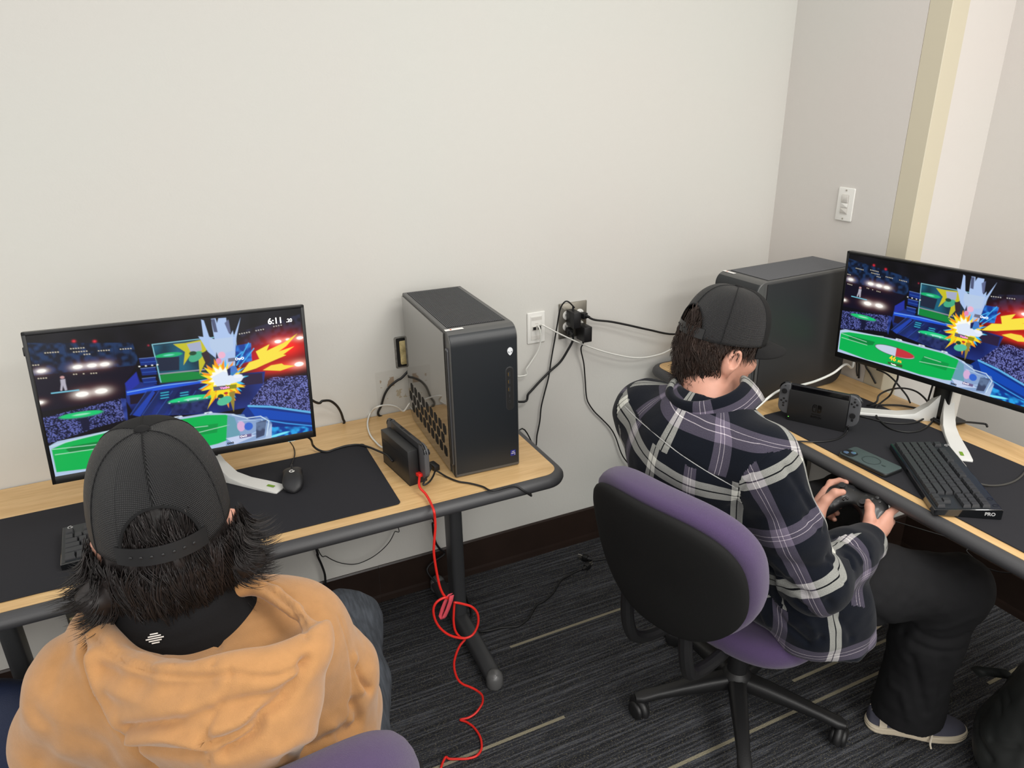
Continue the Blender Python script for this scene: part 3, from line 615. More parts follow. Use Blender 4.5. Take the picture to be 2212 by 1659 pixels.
def monitor(label, mon, neck, tips, timer):
    P0 = Vector(mon[0]); X, Yb, Z = [Vector(v) for v in pose(*mon[1])]
    M = Matrix(((X.x, Yb.x, Z.x, P0.x), (X.y, Yb.y, Z.y, P0.y), (X.z, Yb.z, Z.z, P0.z), (0, 0, 0, 1)))
    base = Vector((neck[0], neck[1], ZT)); t = thing('monitor', label, 'monitor', base); Mi = T(*(-base)) @ M; Wi = T(*(-base))
    # frame with a raised rim round the glass
    fr = MB(); o = rrect(MW, MH, .004, 3, cx=MW/2, cy=MH/2); i_ = [(IN[0], IN[3]), (IN[0]+SW, IN[3]), (IN[0]+SW, IN[3]+SH), (IN[0], IN[3]+SH)]
    fr.box(0, IN[0], 0, .012, 0, MH, r=.0012, M=Mi).box(MW-IN[1], MW, 0, .012, 0, MH, r=.0012, M=Mi).box(0, MW, 0, .012, 0, IN[3], r=.0012, M=Mi).box(0, MW, 0, .012, MH-IN[2], MH, r=.0012, M=Mi)
    fr.build('frame', m_bezel, t)
    sh = MB().box(.001, MW-.001, .010, .022, .001, MH-.001, r=.002, M=Mi); sh.box(.14, MW-.14, .020, .062, .07, .29, r=.02, seg=4, M=Mi).build('back_shell', m_shell, t)
    s_ = bpy.data.objects.new('screen', PIC); COL.objects.link(s_); s_.parent = t; s_.matrix_local = Mi @ T(IN[0], .0006, IN[3]); s_['label'] = 'lit screen showing a bright arena fighting game'
    def cap(txt, size, m_, u, v, bold=0, parent=s_):
        me = text_mesh(txt, size, .0001, bold); me.transform(Matrix.Identity(4)); me.transform(T(u/GW*SW, -.0006, (1-v/GH)*SH) @ Rx(PI/2)); mkobj('screen_text', me, m_, parent, False)
    if timer: cap('6:11', .0215, m_glowwhite, *UL(1826, 226), bold=.00035); cap('.20', .0125, m_glowwhite, *UL(1918, 222), bold=.0002)
    cap('OwO', .009, m_glowwhite, *UL(1590, 476), bold=.0002); cap('Veebo', .0085, m_glowpink, *UL(1492, 668), bold=.0002)
    cap('OwO', .007, m_glowwhite, *UL(1617, 990)); cap('46', .022, m_gloworange, *UR(648, 1112), bold=.0003); cap('.9%', .010, m_gloworange, *UR(710, 1140), bold=.0002); cap('Veebo', .0065, m_glowwhite, *UR(655, 1168), bold=.0001); cap('ooo', .007, mat('lit_navy_lettering', rgb(30, 30, 80), .5), *UR(560, 1176), bold=.0003)
    cap('ooo', .010, mat('lit_black_lettering', rgb(14, 14, 30), .5), *UL(1530, 1034), bold=.0004)
    # joystick bump behind the edge, lamp strip under the right corner
    MB().box(-.004, .002, .012, .02, MH-.055, MH-.035, r=.0015, M=Mi).build('side_button', m_bezel, t)
    MB().box(MW-.075, MW-.055, .004, .012, -.0018, .0006, r=.0006, M=Mi).build('power_lamp', mat('lit_ice_blue', rgb(190, 240, 255), .4, emit=.9), t)
    # neck
    c = M @ Vector((MW/2, .05, .17)); nb = Vector((neck[0], neck[1], ZT+.004)); dr = (c-nb); nk = MB()
    d = Vector((neck[2], neck[3], 0)).normalized(); q = math.atan2(d.y, d.x)-PI/2
    Mn = Wi @ T(nb.x, nb.y, 0) @ Rz(q)
    nk.box(-.033, .033, -.02, .022, ZT+.003, c.z, r=.012, seg=4, M=Mn).build('neck', m_lunar, t)
    MB().box(-.030, .030, -.026, -.018, ZT+.006, c.z-.02, r=.006, seg=3, M=Mn).build('neck_cover', m_bezel, t)
    MB().box(-.045, .045, -.04, .05, ZT+.0005, ZT+.012, r=.006, seg=3, M=Mn).build('stand_base', m_bezel, t)
    for tx, ty, w0, w1 in tips:
        tip = Vector((tx, ty, ZT+.003)); dv = (tip-nb); dv.z = 0; Ln = dv.length; dv.normalize(); nn = Vector((-dv.y, dv.x, 0))
        secs = []
        for s2, zt, zb, ww in ((-.02, .115, .0, .022), (.02, .095, .0, .026), (.05, .052, .0, .032), (.085, .022, .0, .036), (.13, .013, .0, .040), (Ln-.05, .0105, .001, .0235+w1/2), (Ln-.006, .0085, .001, w1), (Ln, .006, .002, w1-.004)):
            p = nb+dv*s2; zt += ZT; zb += ZT+.0005; hw = ww/2 if s2 < Ln-.06 else ww/2
            e_ = .0015
            secs.append([p+nn*hw*a_+Vector((0, 0, z_-p.z)) for a_, z_ in ((-1, zb), (1, zb), (1, zt-e_), (1-.06, zt), (-1+.06, zt), (-1, zt-e_))])
        vs = [v for s2 in secs for v in s2]; n = 6
        fs = [(i*n+j, i*n+(j+1) % n, (i+1)*n+(j+1) % n, (i+1)*n+j) for i in range(len(secs)-1) for j in range(n)]+[tuple(range(n)), tuple(range(len(vs)-n, len(vs)))]
        lg = MB().add(vs, fs, Wi).build('stand_leg', m_lunar, t, angle=40)
        a_ = math.atan2(dv.y, dv.x)
        MB().box(Ln-.045, Ln-.022, -.005, .0035, ZT+.0108, ZT+.0114, M=Wi @ T(nb.x, nb.y, 0) @ Rz(a_)).build('sticker', m_green, lg)['label'] = 'small green energy sticker'
    return t
monitor('left gaming monitor, timer at top right, partly hidden by the black cap in front', MONL, (-.235, -.19, 0, 1), [(-.066, -.366, .04, .044), (-.44, -.322, .04, .044)], True)
monitor('right gaming monitor on the desk beside the alcove, cut off by the picture edge', MONR, (1.885, -.868, .98, -.12), [(1.69, -1.078, .04, .046), (1.655, -.665, .04, .046)], False)
# ================================================================ DESK MATS, KEYBOARDS, MOUSE, PHONE
m_mat = mat('charcoal_cloth_mat', rgb(42, 42, 46), .85, bump=.5, bscale=1500, spec=.2)
def deskmat(label, cx, cy, w_, h_, rot):
    return tag(MB().prism(rrect(w_, h_, .012), 0, .003, r=.0008, seg=1).build('desk_mat', m_mat, M=None), label, 'desk mat') , (cx, cy, ZT+.0005, rot)
o, p = deskmat('charcoal cloth desk mat on the left desk under mouse and monitor stand', -.275, -.382, .96, .388, 0); o.location = p[:3]; o.rotation_euler = (0, 0, .0)
o, p = deskmat('charcoal cloth desk mat on the right desk under phone and keyboard', 1.609, -1.035, .90, .40, 0); o.location = p[:3]; o.rotation_euler = (0, 0, -PI/2)
ZM = ZT+.0035
m_key = mat('charcoal_keycap', rgb(46, 47, 50), .5, bump=.05, bscale=900); m_kbb = mat('glossy_black_keyboard_side', rgb(14, 16, 18), .12, coat=.6); m_kbt = mat('dark_keyboard_plate', rgb(34, 38, 42), .35)
m_legendw = mat('pale_key_legend', rgb(170, 170, 170), .6)
def glogo(s, z0, z1, M):
    mb = MB(); A = np.linspace(math.radians(60), math.radians(330), 22)
    o = [(s*math.cos(a), s*math.sin(a)) for a in A]+[(s*.66*math.cos(a), s*.66*math.sin(a)) for a in A[::-1]]
    n = len(A)
    vs = [(x, y, z) for z in (z0, z1) for x, y in o]; N = 2*n
    fs = [(N+i, N+i+1, N+N-2-i, N+N-1-i) for i in range(n-1)]+[(i, i+1, N+i+1, N+i) for i in range(N-1)]
    mb.add(vs, fs); mb.box(s*.12, s*1.0, -s*.12, s*.16, z0, z1).box(s*.62, s*1.0, -s*.55, s*.1, z0, z1)
    return mb
rows = [  # (y centre from front in units, [(start unit, width)])
    (5.95, [(0, 1)]+[(2+i, 1) for i in range(4)]+[(6.5+i, 1) for i in range(4)]+[(11+i, 1) for i in range(4)]+[(15.25+i, 1) for i in range(3)]),
    (4.7, [(i, 1) for i in range(13)]+[(13, 2)]+[(15.25+i, 1) for i in range(3)]),
    (3.7, [(0, 1.5)]+[(1.5+i, 1) for i in range(12)]+[(13.5, 1.5)]+[(15.25+i, 1) for i in range(3)]),
    (2.7, [(0, 1.75)]+[(1.75+i, 1) for i in range(11)]+[(12.75, 2.25)]),
    (1.7, [(0, 2.25)]+[(2.25+i, 1) for i in range(10)]+[(12.25, 2.75)]+[(16.25, 1)]),
    (.7, [(0, 1.25), (1.25, 1.25), (2.5, 1.25), (3.75, 6.25), (10, 1.25), (11.25, 1.25), (12.5, 1.25), (13.75, 1.25)]+[(15.25+i, 1) for i in range(3)])]
def keyboard(label, M, separate=True):
    KW, KD = .361, .153; t = thing('keyboard', label, 'keyboard', M=M); U = .0190
    side = [(0, .001), (KD, .001), (KD, .026), (KD-.004, .029), (.004, .017), (0, .015)]
    MB().prism(side, 0, KW, r=.0012, seg=1, M=YZ).build('body', m_kbb, t)
    def ztop(y): return .0165+(y/KD)*.0125
    q = MB(); q.add([(.003, .004, ztop(.004)+.0006), (KW-.003, .004, ztop(.004)+.0006), (KW-.003, KD-.005, ztop(KD-.005)+.0006), (.003, KD-.005, ztop(KD-.005)+.0006)], [(0, 1, 2, 3)]).build('top_plate', m_kbt, t)
    tilt = math.atan2(.0125, KD); cache = {}; allk = MB()
    for ry, ks in rows:
        for st, wd in ks:
            x = .0085+(st+wd/2)*U; y = .004+ry*U; z = ztop(y)+.001; hw, hd = wd*U/2-.0006, U/2-.0006
            def key(mb, Mk):
                t_ = .0088; i1, i2 = .0018, .0024
                lo = [(-hw, -hd, 0), (hw, -hd, 0), (hw, hd, 0), (-hw, hd, 0)]; mid = [(-hw+.0004, -hd+.0004, .0030), (hw-.0004, -hd+.0004, .003), (hw-.0004, hd-.0004, .003), (-hw+.0004, hd-.0004, .003)]
                hi = [(-hw+i1, -hd+i2, t_), (hw-i1, -hd+i2, t_), (hw-i1, hd-.0012, t_+.0004), (-hw+i1, hd-.0012, t_+.0004)]
                vs = lo+mid+hi; fs = [(8, 9, 10, 11)]+[(a+b*4, (a+1) % 4+b*4, (a+1) % 4+b*4+4, a+b*4+4) for a in range(4) for b in range(2)]
                mb.add(vs, fs, Mk)
            Mk = T(x, y, z) @ Rx(tilt)
            if separate:
                if wd not in cache:
                    mb = MB(); key(mb, None); kb = mb.build('key', m_key, t, smooth=False); cache[wd] = kb
                else: kb = cache[wd].copy(); COL.objects.link(kb); kb.parent = t
                kb.matrix_local = Mk
            else: key(allk, Mk)
    if not separate: allk.build('keys', m_key, t, smooth=False)
    Lm = glogo(.0058, 0, .0005, None).build('logo', m_legendw, t, smooth=False); Lm.matrix_local = T(.018, KD-.011, ztop(KD-.011)+.0016) @ Rx(tilt)
    for x in (KW-.05, KW-.018): MB().lathe([(.0062, 0), (.0062, .0006), (.0056, .0006), (.0056, .0002)], 20, M=T(x, KD-.012, ztop(KD-.012)+.001) @ Rx(tilt), cap=False).build('media_button', m_kbb, t)
    text('side_text', 'PRO', .0125, m_legendw, t, T(KW+.0002, KD-.028, .014) @ Rz(PI/2) @ Rx(PI/2), bold=.0004)
    return t
keyboard('black tenkeyless keyboard set askew across the front of the right desk mat', T(1.5715, -.931, ZM) @ Rz(math.atan2(-.293, -.205)))
keyboard('black keyboard on the left desk mat, all but its corner hidden behind dark hair', T(-.572, -.512, ZM) @ Rz(math.radians(2.5)), separate=False)
# mouse
t = thing('computer_mouse', 'black wired gaming mouse with a white mark on the left mat', 'mouse', M=T(-.030, -.342, ZM) @ Rz(math.radians(-8)))
m_mouse = mat('soft_black_plastic', rgb(26, 26, 29), .5, bump=.04, bscale=900)
vs, fs, N, K = [], [], 28, 22
for i in range(K):
    f = i/(K-1); y = -.0625+.125*f; fr = max(1e-3, 1-abs(2*f-1)**3.2)**.5
    wv = (.0305+.0012*math.cos(2*PI*f)-.004*math.exp(-((f-.55)/.2)**2))*fr; hv = (.006+.033*math.sin(PI*(.08+.80*(f**.82)))**.75)*(.35+.65*fr)
    for j in range(N):
        a = 2*PI*j/N; c_, s_ = math.cos(a), math.sin(a)
        x = wv*math.copysign(abs(c_)**.75, c_); z = hv/2+hv/2*math.copysign(abs(s_)**.85, s_); vs.append((x, y, z+.0008))
fs = [(i*N+j, i*N+(j+1) % N, (i+1)*N+(j+1) % N, (i+1)*N+j) for i in range(K-1) for j in range(N)]+[tuple(range(N)), tuple(range((K-1)*N, K*N))]
MB().add(vs, fs).build('body', m_mouse, t, angle=180, sub=1)
MB().tube([(0, .012, .041), (0, .030, .0375), (0, .045, .031), (0, .0585, .017)], .0007, 6).build('button_seam', m_pit, t)
MB().lathe([(.011, -.003), (.0115, 0), (.011, .003)], 20, M=T(0, .036, .027) @ Ry(PI/2)).build('scroll_wheel', m_black, t)
lm = glogo(.0072, 0, .0006, None).build('logo', m_paper, t, smooth=False); lm.matrix_local = T(0, -.006, .0406) @ Rx(.03)
# phone
t = thing('smartphone', 'grey green cased smartphone lying face down on the right desk mat', 'phone', M=T(1.4475, -.968, ZM) @ Rz(math.radians(4)))
m_case2 = mat('frosted_grey_green_case', rgb(66, 78, 78), .5, bump=.05, bscale=700); m_dk = mat('soft_black_case_edge', rgb(22, 24, 25), .45)
MB().prism(rrect(.078, .154, .012, 8), 0, .0105, r=.0028, seg=3).build('case', m_dk, t); MB().prism(rrect(.0735, .1495, .010, 8), .0095, .0112, r=.0004).build('back', m_case2, t)
c_ = MB().prism(rrect(.036, .036, .010, 8, cx=-.0155, cy=.0545), .0105, .0135, r=.001).build('camera_bump', m_dk, t)
for q in ((-.0225, .0615), (-.0085, .0475)): MB().lathe([(.0072, .0132), (.0072, .0145), (.0055, .0148), (.001, .0146)], 20, M=T(*q, 0)).build('lens', mat('camera_glass', rgb(120, 150, 190), .08, .6, coat=1), c_)
mb = MB(); R_ = [(.0225, .0112), (.0225, .0118), (.0248, .0118), (.0248, .0112)]; mb.lathe(R_, 40, M=T(0, -.004, 0), cap=False).build('magnet_ring', mat('darker_ring', rgb(44, 53, 54), .5), t)
MB().prism(rrect(.005, .012, .002, cx=0, cy=-.042), .0112, .0117).build('magnet_ring', mat('darker_bar', rgb(44, 53, 54), .5), t)
# ================================================================ GAME CONSOLES AND DOCKS
m_dock = mat('dock_plastic', rgb(30, 30, 31), .42, bump=.08, bscale=900); m_joy = mat('slate_grey_controller', rgb(78, 79, 82), .5, bump=.04, bscale=900); m_glass = mat('black_glass', rgb(8, 8, 10), .12, coat=.5); m_dklogo = mat('gloss_black_emblem', rgb(12, 12, 13), .2)
def dock(label, M):
    t = thing('console_dock', label, 'console dock', M=M); DW, DH = .173, .104
    MB().box(-DW/2, DW/2, -.0265, -.0215, 0, DH, r=.0015).build('front_panel', m_dock, t)
    MB().box(-DW/2, DW/2, -.0035, .0265, 0, DH, r=.002).build('back_housing', m_dock, t)
    MB().box(-DW/2+.001, DW/2-.001, -.0225, -.003, 0, .018).build('slot_floor', m_dock, t)
    MB().box(-DW/2+.012, DW/2-.012, .0264, .0270, .078, .0785).box(-DW/2+.0, DW/2, -.0036, .0268, .0, .0005).build('seam', m_pit, t)
    lg = MB()                                                          # raised two-part emblem
    for sx in (-1, 1):
        o = [(sx*.0015, -.0125)]+[(sx*(.0075+.006*math.sin(a)), -.0065-.006*math.cos(a)) for a in np.linspace(0, PI/2, 6)]+[(sx*(.0075+.006*math.cos(a)), .0065+.006*math.sin(a)) for a in np.linspace(0, PI/2, 6)]+[(sx*.0015, .0125)]
        if sx < 0:
            i_ = [(x+(.002 if x < -.003 else -.0018), y*.84) for x, y in o]
            n = len(o); vs = [(x, y, z) for z in (0, .0006) for x, y in o]+[(x, y, z) for z in (0, .0006) for x, y in i_]
            lg.add(vs, [(n+i, n+(i+1) % n, 3*n+(i+1) % n, 3*n+i) for i in range(n)]+[(i, (i+1) % n, n+(i+1) % n, n+i) for i in range(n)])
            lg.lathe([(.0024, 0), (.0024, .0006)], 14, M=T(-.0072, .0052, 0))
        else: lg.prism(o, 0, .0006)
    E_ = T(0, -.0265, .058) @ Rx(PI/2); eo = lg.build('emblem', m_dklogo, t, smooth=False, M=E_)
    MB().lathe([(.0024, .0005), (.0024, .0009)], 14, M=E_ @ T(.0072, -.003, 0)).build('emblem_dot', m_dock, eo)
    text('front_text', 'NINTENDO', .0055, m_dklogo, t, T(0, -.0268, .038) @ Rx(PI/2)); text('front_text', 'SWITCH', .0085, m_dklogo, t, T(0, -.0268, .029) @ Rx(PI/2), bold=.0003)
    MB().box(-.083, -.0795, -.0272, -.0262, .012, .0135).build('status_lamp', mat('lit_green_lamp', rgb(120, 230, 90), .4, emit=.8), t)
    return t
def console(label, M):
    t = thing('handheld_console', label, 'game console', M=M); z0 = .0185; zc = z0+.051
    MB().box(-.0865, .0865, -.0195, -.0060, z0, z0+.102, r=.002).build('tablet', mat('dark_tablet_shell', rgb(38, 38, 40), .45), t)
    MB().box(-.084, .084, -.0200, -.0190, z0+.003, z0+.099).build('tablet_glass', m_glass, t)
    v = MB()
    for i in range(7): v.box(-.028+i*.006, -.0245+i*.006, -.015, -.0105, z0+.1018, z0+.1024)
    v.box(.02, .036, -.016, -.011, z0+.1018, z0+.1028).build('top_vent', m_pit, t)
    for sx in (-1, 1):
        o = [(.0865, -.051), (.0865, .051)]+[(.1195-.026+.026*math.sin(a), .051-.026+.026*math.cos(a)) for a in np.linspace(0, PI/2, 9)]+[(.1195-.026+.026*math.cos(a), -.051+.026-.026*math.sin(a)) for a in np.linspace(0, PI/2, 9)]
        o = [(sx*x, y) for x, y in o]
        J = MB().prism(o, -.0065, .0085, r=.0035, seg=4, M=T(0, -.0130, zc) @ Rx(PI/2)).build('side_controller', m_joy, t)
        F = T(0, -.0212, zc) @ Rx(PI/2); cx = sx*.1025; sy = .026 if sx < 0 else -.010; by = -.008 if sx < 0 else .026
        MB().lathe([(.0055, 0), (.004, .004), (.0082, .005), (.0085, .007), (.0065, .0074), (.001, .0066)], 22, M=F @ T(cx, sy, 0)).build('thumb_stick', m_black, J)
        bb = MB()
        for dx, dy in ((.0075, 0), (-.0075, 0), (0, .0075), (0, -.0075)): bb.lathe([(.0034, 0), (.0034, .0016), (.0024, .0022), (.0003, .0022)], 14, M=F @ T(cx+dx, by+dy, 0))
        bb.box(cx-.0022, cx+.0022, 0, .0014, -.0016, .0, M=F @ T(0, .042, .001) @ Rx(PI/2)).box(cx-.003, cx+.003, -.0275-.003*(sx > 0), -.0225, 0, .001, M=F).build('button', m_black, J)
        MB().tube([(sx*.090, -.0105, zc+.0505), (sx*.104, -.0105, zc+.0495), (sx*.1155, -.0105, zc+.040), (sx*.119, -.0105, zc+.030)], .0042, 8).build('shoulder_button', m_glass, J)
    return t
MD = T(1.5115, -.7095, ZM) @ Rz(math.atan2(-.868, .497))
MD = T(1.521, -.706, ZM) @ Rz(math.radians(-60.2))
dock('black console dock facing the player on the right desk mat', MD); console('handheld console with grey controllers, standing in the right desk dock', MD)
ML = T(.2665, -.4095, ZT+.0005) @ Rz(math.radians(98.5))
dock('black console dock between left mat and tower, seen from behind', ML); console('handheld console standing in the left desk dock, beside the glossy tower', ML)
# ================================================================ IMPLICIT SURFACES (bodies and clothing)
V3 = lambda *a: np.array(a, float)
def unit(v): v = np.asarray(v, float); return v/np.linalg.norm(v)
class Vol:
    """signed distance grid; shapes are blended in with a smooth union or difference, then meshed by surface nets"""
    def __init__(s, lo, hi, h):
        s.lo = np.array(lo, np.float32); s.h = h; s.n = np.ceil((np.array(hi)-lo)/h).astype(int)+1
        s.d = np.full(s.n, .3, np.float32)
    def blk(s, lo, hi):
        a = np.clip(np.floor((np.array(lo)-s.lo)/s.h).astype(int), 0, s.n-1); b = np.clip(np.ceil((np.array(hi)-s.lo)/s.h).astype(int)+1, 1, s.n)
        ax = [s.lo[i]+s.h*np.arange(a[i], b[i], dtype=np.float32) for i in range(3)]
        return tuple(slice(a[i], b[i]) for i in range(3)), np.meshgrid(*ax, indexing='ij', sparse=True)
    def comb(s, sl, f, k, sub=False):
        d = s.d[sl]
        if sub: f = -f; h = np.maximum(k-np.abs(d-f), 0)/k; s.d[sl] = np.maximum(d, f)+h*h*k/4
        else: h = np.maximum(k-np.abs(d-f), 0)/k; s.d[sl] = np.minimum(d, f)-h*h*k/4
    def cone(s, a, b, ra, rb, k=.02, sub=False, sq=None):
        """round cone; sq=(axis, factor) squeezes the section along axis"""
        a, b = np.asarray(a, np.float32), np.asarray(b, np.float32); R = max(ra, rb)*(max(1, sq[1]) if sq else 1)+k+3*s.h
        sl, (X, Y, Z) = s.blk(np.minimum(a, b)-R, np.maximum(a, b)+R)
        if X.size*Y.size*Z.size == 0: return s
        ab = b-a; L = max(float(ab @ ab), 1e-9)
        t = np.clip(((X-a[0])*ab[0]+(Y-a[1])*ab[1]+(Z-a[2])*ab[2])/L, 0, 1)
        px, py, pz = X-a[0]-t*ab[0], Y-a[1]-t*ab[1], Z-a[2]-t*ab[2]
        if sq:
            n = unit(sq[0]); w_ = px*n[0]+py*n[1]+pz*n[2]; g = (1/sq[1]-1)
            px, py, pz = px+n[0]*w_*g, py+n[1]*w_*g, pz+n[2]*w_*g
            f = np.sqrt(px*px+py*py+pz*pz)-(ra+(rb-ra)*t); f = f*min(1, sq[1]) if sq[1] < 1 else f
        else: f = np.sqrt(px*px+py*py+pz*pz)-(ra+(rb-ra)*t)
        s.comb(sl, f.astype(np.float32), k, sub); return s
    def chain(s, pts, rs, k=.02, sub=False, sq=None):
        for i in range(len(pts)-1): s.cone(pts[i], pts[i+1], rs[i], rs[i+1], k, sub, sq)
        return s
    def ell(s, c, r, B=None, k=.02, sub=False):
        """ellipsoid; B rows are its axes"""
        B = np.eye(3) if B is None else np.asarray(B); c = np.asarray(c, np.float32); R = max(r)+k+3*s.h
        sl, (X, Y, Z) = s.blk(c-R, c+R)
        if X.size*Y.size*Z.size == 0: return s
        q = [(X-c[0])*B[i][0]+(Y-c[1])*B[i][1]+(Z-c[2])*B[i][2] for i in range(3)]
        k0 = np.sqrt((q[0]/r[0])**2+(q[1]/r[1])**2+(q[2]/r[2])**2); k1 = np.sqrt((q[0]/r[0]**2)**2+(q[1]/r[1]**2)**2+(q[2]/r[2]**2)**2)
        s.comb(sl, (k0*(k0-1)/np.maximum(k1, 1e-6)).astype(np.float32), k, sub); return s
    def cut(s, p, n, k=.004, lo=None, hi=None):
        """remove everything on the n side of the plane through p (within a box)"""
        sl, (X, Y, Z) = s.blk(lo if lo is not None else s.lo, hi if hi is not None else s.lo+s.n*s.h)
        n = unit(n); s.comb(sl, -((X-p[0])*n[0]+(Y-p[1])*n[1]+(Z-p[2])*n[2]).astype(np.float32), k, True); return s
    def mesh(s, smooth=2):
        d = s.d; n = s.n; neg = d < 0; ids, pts, quads = [], [], []
        st = np.array([(n[1])*(n[2]), n[2], 1])
        for ax in range(3):
            o = [slice(None)]*3; o1 = o.copy(); o[ax] = slice(0, -1); o1[ax] = slice(1, None)
            cr = neg[tuple(o)] != neg[tuple(o1)]; I = np.argwhere(cr)
            b, c = (ax+1) % 3, (ax+2) % 3
            I = I[(I[:, b] > 0) & (I[:, c] > 0) & (I[:, b] < n[b]-1) & (I[:, c] < n[c]-1)]
            J = I.copy(); J[:, ax] += 1; da, db = d[tuple(I.T)], d[tuple(J.T)]; t = da/(da-db)
            P = I.astype(np.float64); P[:, ax] += t; base = I @ st
            q = np.stack([base-st[b]-st[c], base-st[c], base, base-st[b]], 1)
            fl = da > 0; q[fl] = q[fl][:, ::-1]; quads.append(q); ids.append(q.ravel()); pts.append(np.repeat(P, 4, 0))
        ids = np.concatenate(ids); pts = np.concatenate(pts); u, inv = np.unique(ids, return_inverse=True); inv = inv.ravel()
        cnt = np.bincount(inv); V = np.stack([np.bincount(inv, pts[:, i])/cnt for i in range(3)], 1)*s.h+s.lo
        F = np.searchsorted(u, np.concatenate(quads))
        return relax(V, F, smooth), F
def relax(V, F, it=2, lam=.5):
    E = np.concatenate([F[:, [0, 1]], F[:, [1, 2]], F[:, [2, 3]], F[:, [3, 0]]]); n = len(V)
    deg = np.bincount(E[:, 0], minlength=n)+np.bincount(E[:, 1], minlength=n)
    for i in range(2*it):
        S_ = np.stack([np.bincount(E[:, 0], V[E[:, 1], j], n)+np.bincount(E[:, 1], V[E[:, 0], j], n) for j in range(3)], 1)/deg[:, None]
        V = V+(lam if i % 2 == 0 else -lam*.96)*(S_-V)
    return V
def vnormals(V, F):
    n = np.cross(V[F[:, 2]]-V[F[:, 0]], V[F[:, 3]]-V[F[:, 1]]); N = np.zeros_like(V)
    for i in range(4):
        for j in range(3): N[:, j] += np.bincount(F[:, i], n[:, j], len(V))
    return N/np.maximum(np.linalg.norm(N, axis=1), 1e-12)[:, None]
def bvh(V, F): return BVHTree.FromPolygons([tuple(v) for v in V], [tuple(f) for f in F])
def hits(tree, px):
    """the points where sight lines through photograph pixels first meet a surface"""
    out = []
    for p in px:
        r = unit(ray(*p)); h_ = tree.ray_cast(Vector(CAM), Vector(r))
        if h_[0] is not None: out.append(np.array(h_[0]))
    return out
def linedist(V, P):
    D = np.full(len(V), 9., float)
    for a, b in zip(P, P[1:]):
        ab = b-a; t = np.clip((V-a) @ ab/max(ab @ ab, 1e-12), 0, 1); D = np.minimum(D, np.linalg.norm(V-a-t[:, None]*ab, axis=1))
    return D
def fold(V, N, P, w_, dep, ridge=0):
    """press a groove (dep > 0) or raise a ridge (dep < 0) along the 3D line P"""
    if len(P) < 2: return V
    P = [np.array(p) for p in catmull(P, 4)]; D = linedist(V, P)
    prof_ = -dep*np.exp(-(D/w_)**2)+ridge*np.exp(-((D-2.0*w_)/w_)**2)
    return V+N*prof_[:, None]
def vnoise(P, sc, seed=0):
    """smooth 3D value noise in -1..1"""
    r = np.random.default_rng(seed); G = r.random((32, 32, 32)).astype(np.float32)*2-1; q = P/sc+100; i = np.floor(q).astype(int); f = q-i; f = f*f*(3-2*f); o = 0
    for a in (0, 1):
        for b in (0, 1):
            for c in (0, 1):
                w_ = (f[:, 0] if a else 1-f[:, 0])*(f[:, 1] if b else 1-f[:, 1])*(f[:, 2] if c else 1-f[:, 2])
                o = o+w_*G[(i[:, 0]+a) % 32, (i[:, 1]+b) % 32, (i[:, 2]+c) % 32]
    return o
def npmesh(name, V, F):
    me = bpy.data.meshes.new(name); me.vertices.add(len(V)); me.vertices.foreach_set('co', np.asarray(V, np.float32).ravel())
    me.loops.add(F.size); me.polygons.add(len(F)); me.loops.foreach_set('vertex_index', F.astype(np.int32).ravel())
    me.polygons.foreach_set('loop_start', np.arange(0, F.size, F.shape[1], dtype=np.int32)); me.update(calc_edges=True); return me
def solid(name, V, F, m, parent, off, angle=180):
    return mkobj(name, npmesh(name, V-np.asarray(off), F), m, parent, True, angle)
def strands(name, roots, m, parent, off, n=3):
    """tapered hair strands: roots = list of (points, radius)"""
    vs, fs = [], []
    for P, r in roots:
        P = np.asarray(P); L = len(P); tg = np.gradient(P, axis=0); tg /= np.linalg.norm(tg, axis=1)[:, None]+1e-9
        a = np.cross(tg, [0.3, .2, 1.]); a /= np.linalg.norm(a, axis=1)[:, None]+1e-9; b = np.cross(tg, a); b0 = len(vs)
        rad = r*np.minimum(1, .35+np.linspace(0, 1, L)*3)*(1-np.linspace(0, 1, L)**2.2*.93)
        for i in range(L):
            for k_ in range(n): an = 2*PI*k_/n; vs.append(P[i]+(a[i]*math.cos(an)*1.5+b[i]*math.sin(an)*.7)*rad[i])
        for i in range(L-1):
            for k_ in range(n): q = b0+i*n; fs.append((q+k_, q+(k_+1) % n, q+n+(k_+1) % n, q+n+k_))
    return mkobj(name, npmesh(name, np.array(vs)-np.asarray(off), np.array(fs)), m, parent, True, 180)
# ---------------------------------------------------------------- cloth and skin materials
def skinmat(name, c):
    m = mat(name, c, .48, bump=.12, bscale=350, var=.06, vscale=30, spec=.4); b = m.node_tree.nodes['Principled BSDF']
    b.inputs['Subsurface Weight'].default_value = .12; b.inputs['Subsurface Radius'].default_value = (.012, .005, .003); return m
m_skin = skinmat('skin', rgb(198, 146, 126)); m_purple = mat('purple_upholstery', rgb(74, 58, 92), .9, bump=.6, bscale=1100, var=.06, vscale=500, spec=.2, sheen=.25)
m_chairblk = mat('black_chair_plastic', rgb(26, 26, 27), .45, bump=.15, bscale=300); m_chairfab = mat('black_chair_shell', rgb(24, 24, 24), .8, bump=.2, bscale=800, spec=.2)
m_trous = mat('black_cotton_trousers', rgb(21, 21, 23), .85, bump=.4, bscale=1200, spec=.25); m_cap = mat('black_cap_twill', rgb(21, 21, 22), .8, bump=.3, bscale=1500, spec=.25)
m_strap = mat('black_cap_strap', rgb(26, 26, 27), .4); m_tan = mat('tan_fleece', rgb(172, 127, 82), .95, bump=.35, bscale=700, var=.05, vscale=60, spec=.1, sheen=.3)
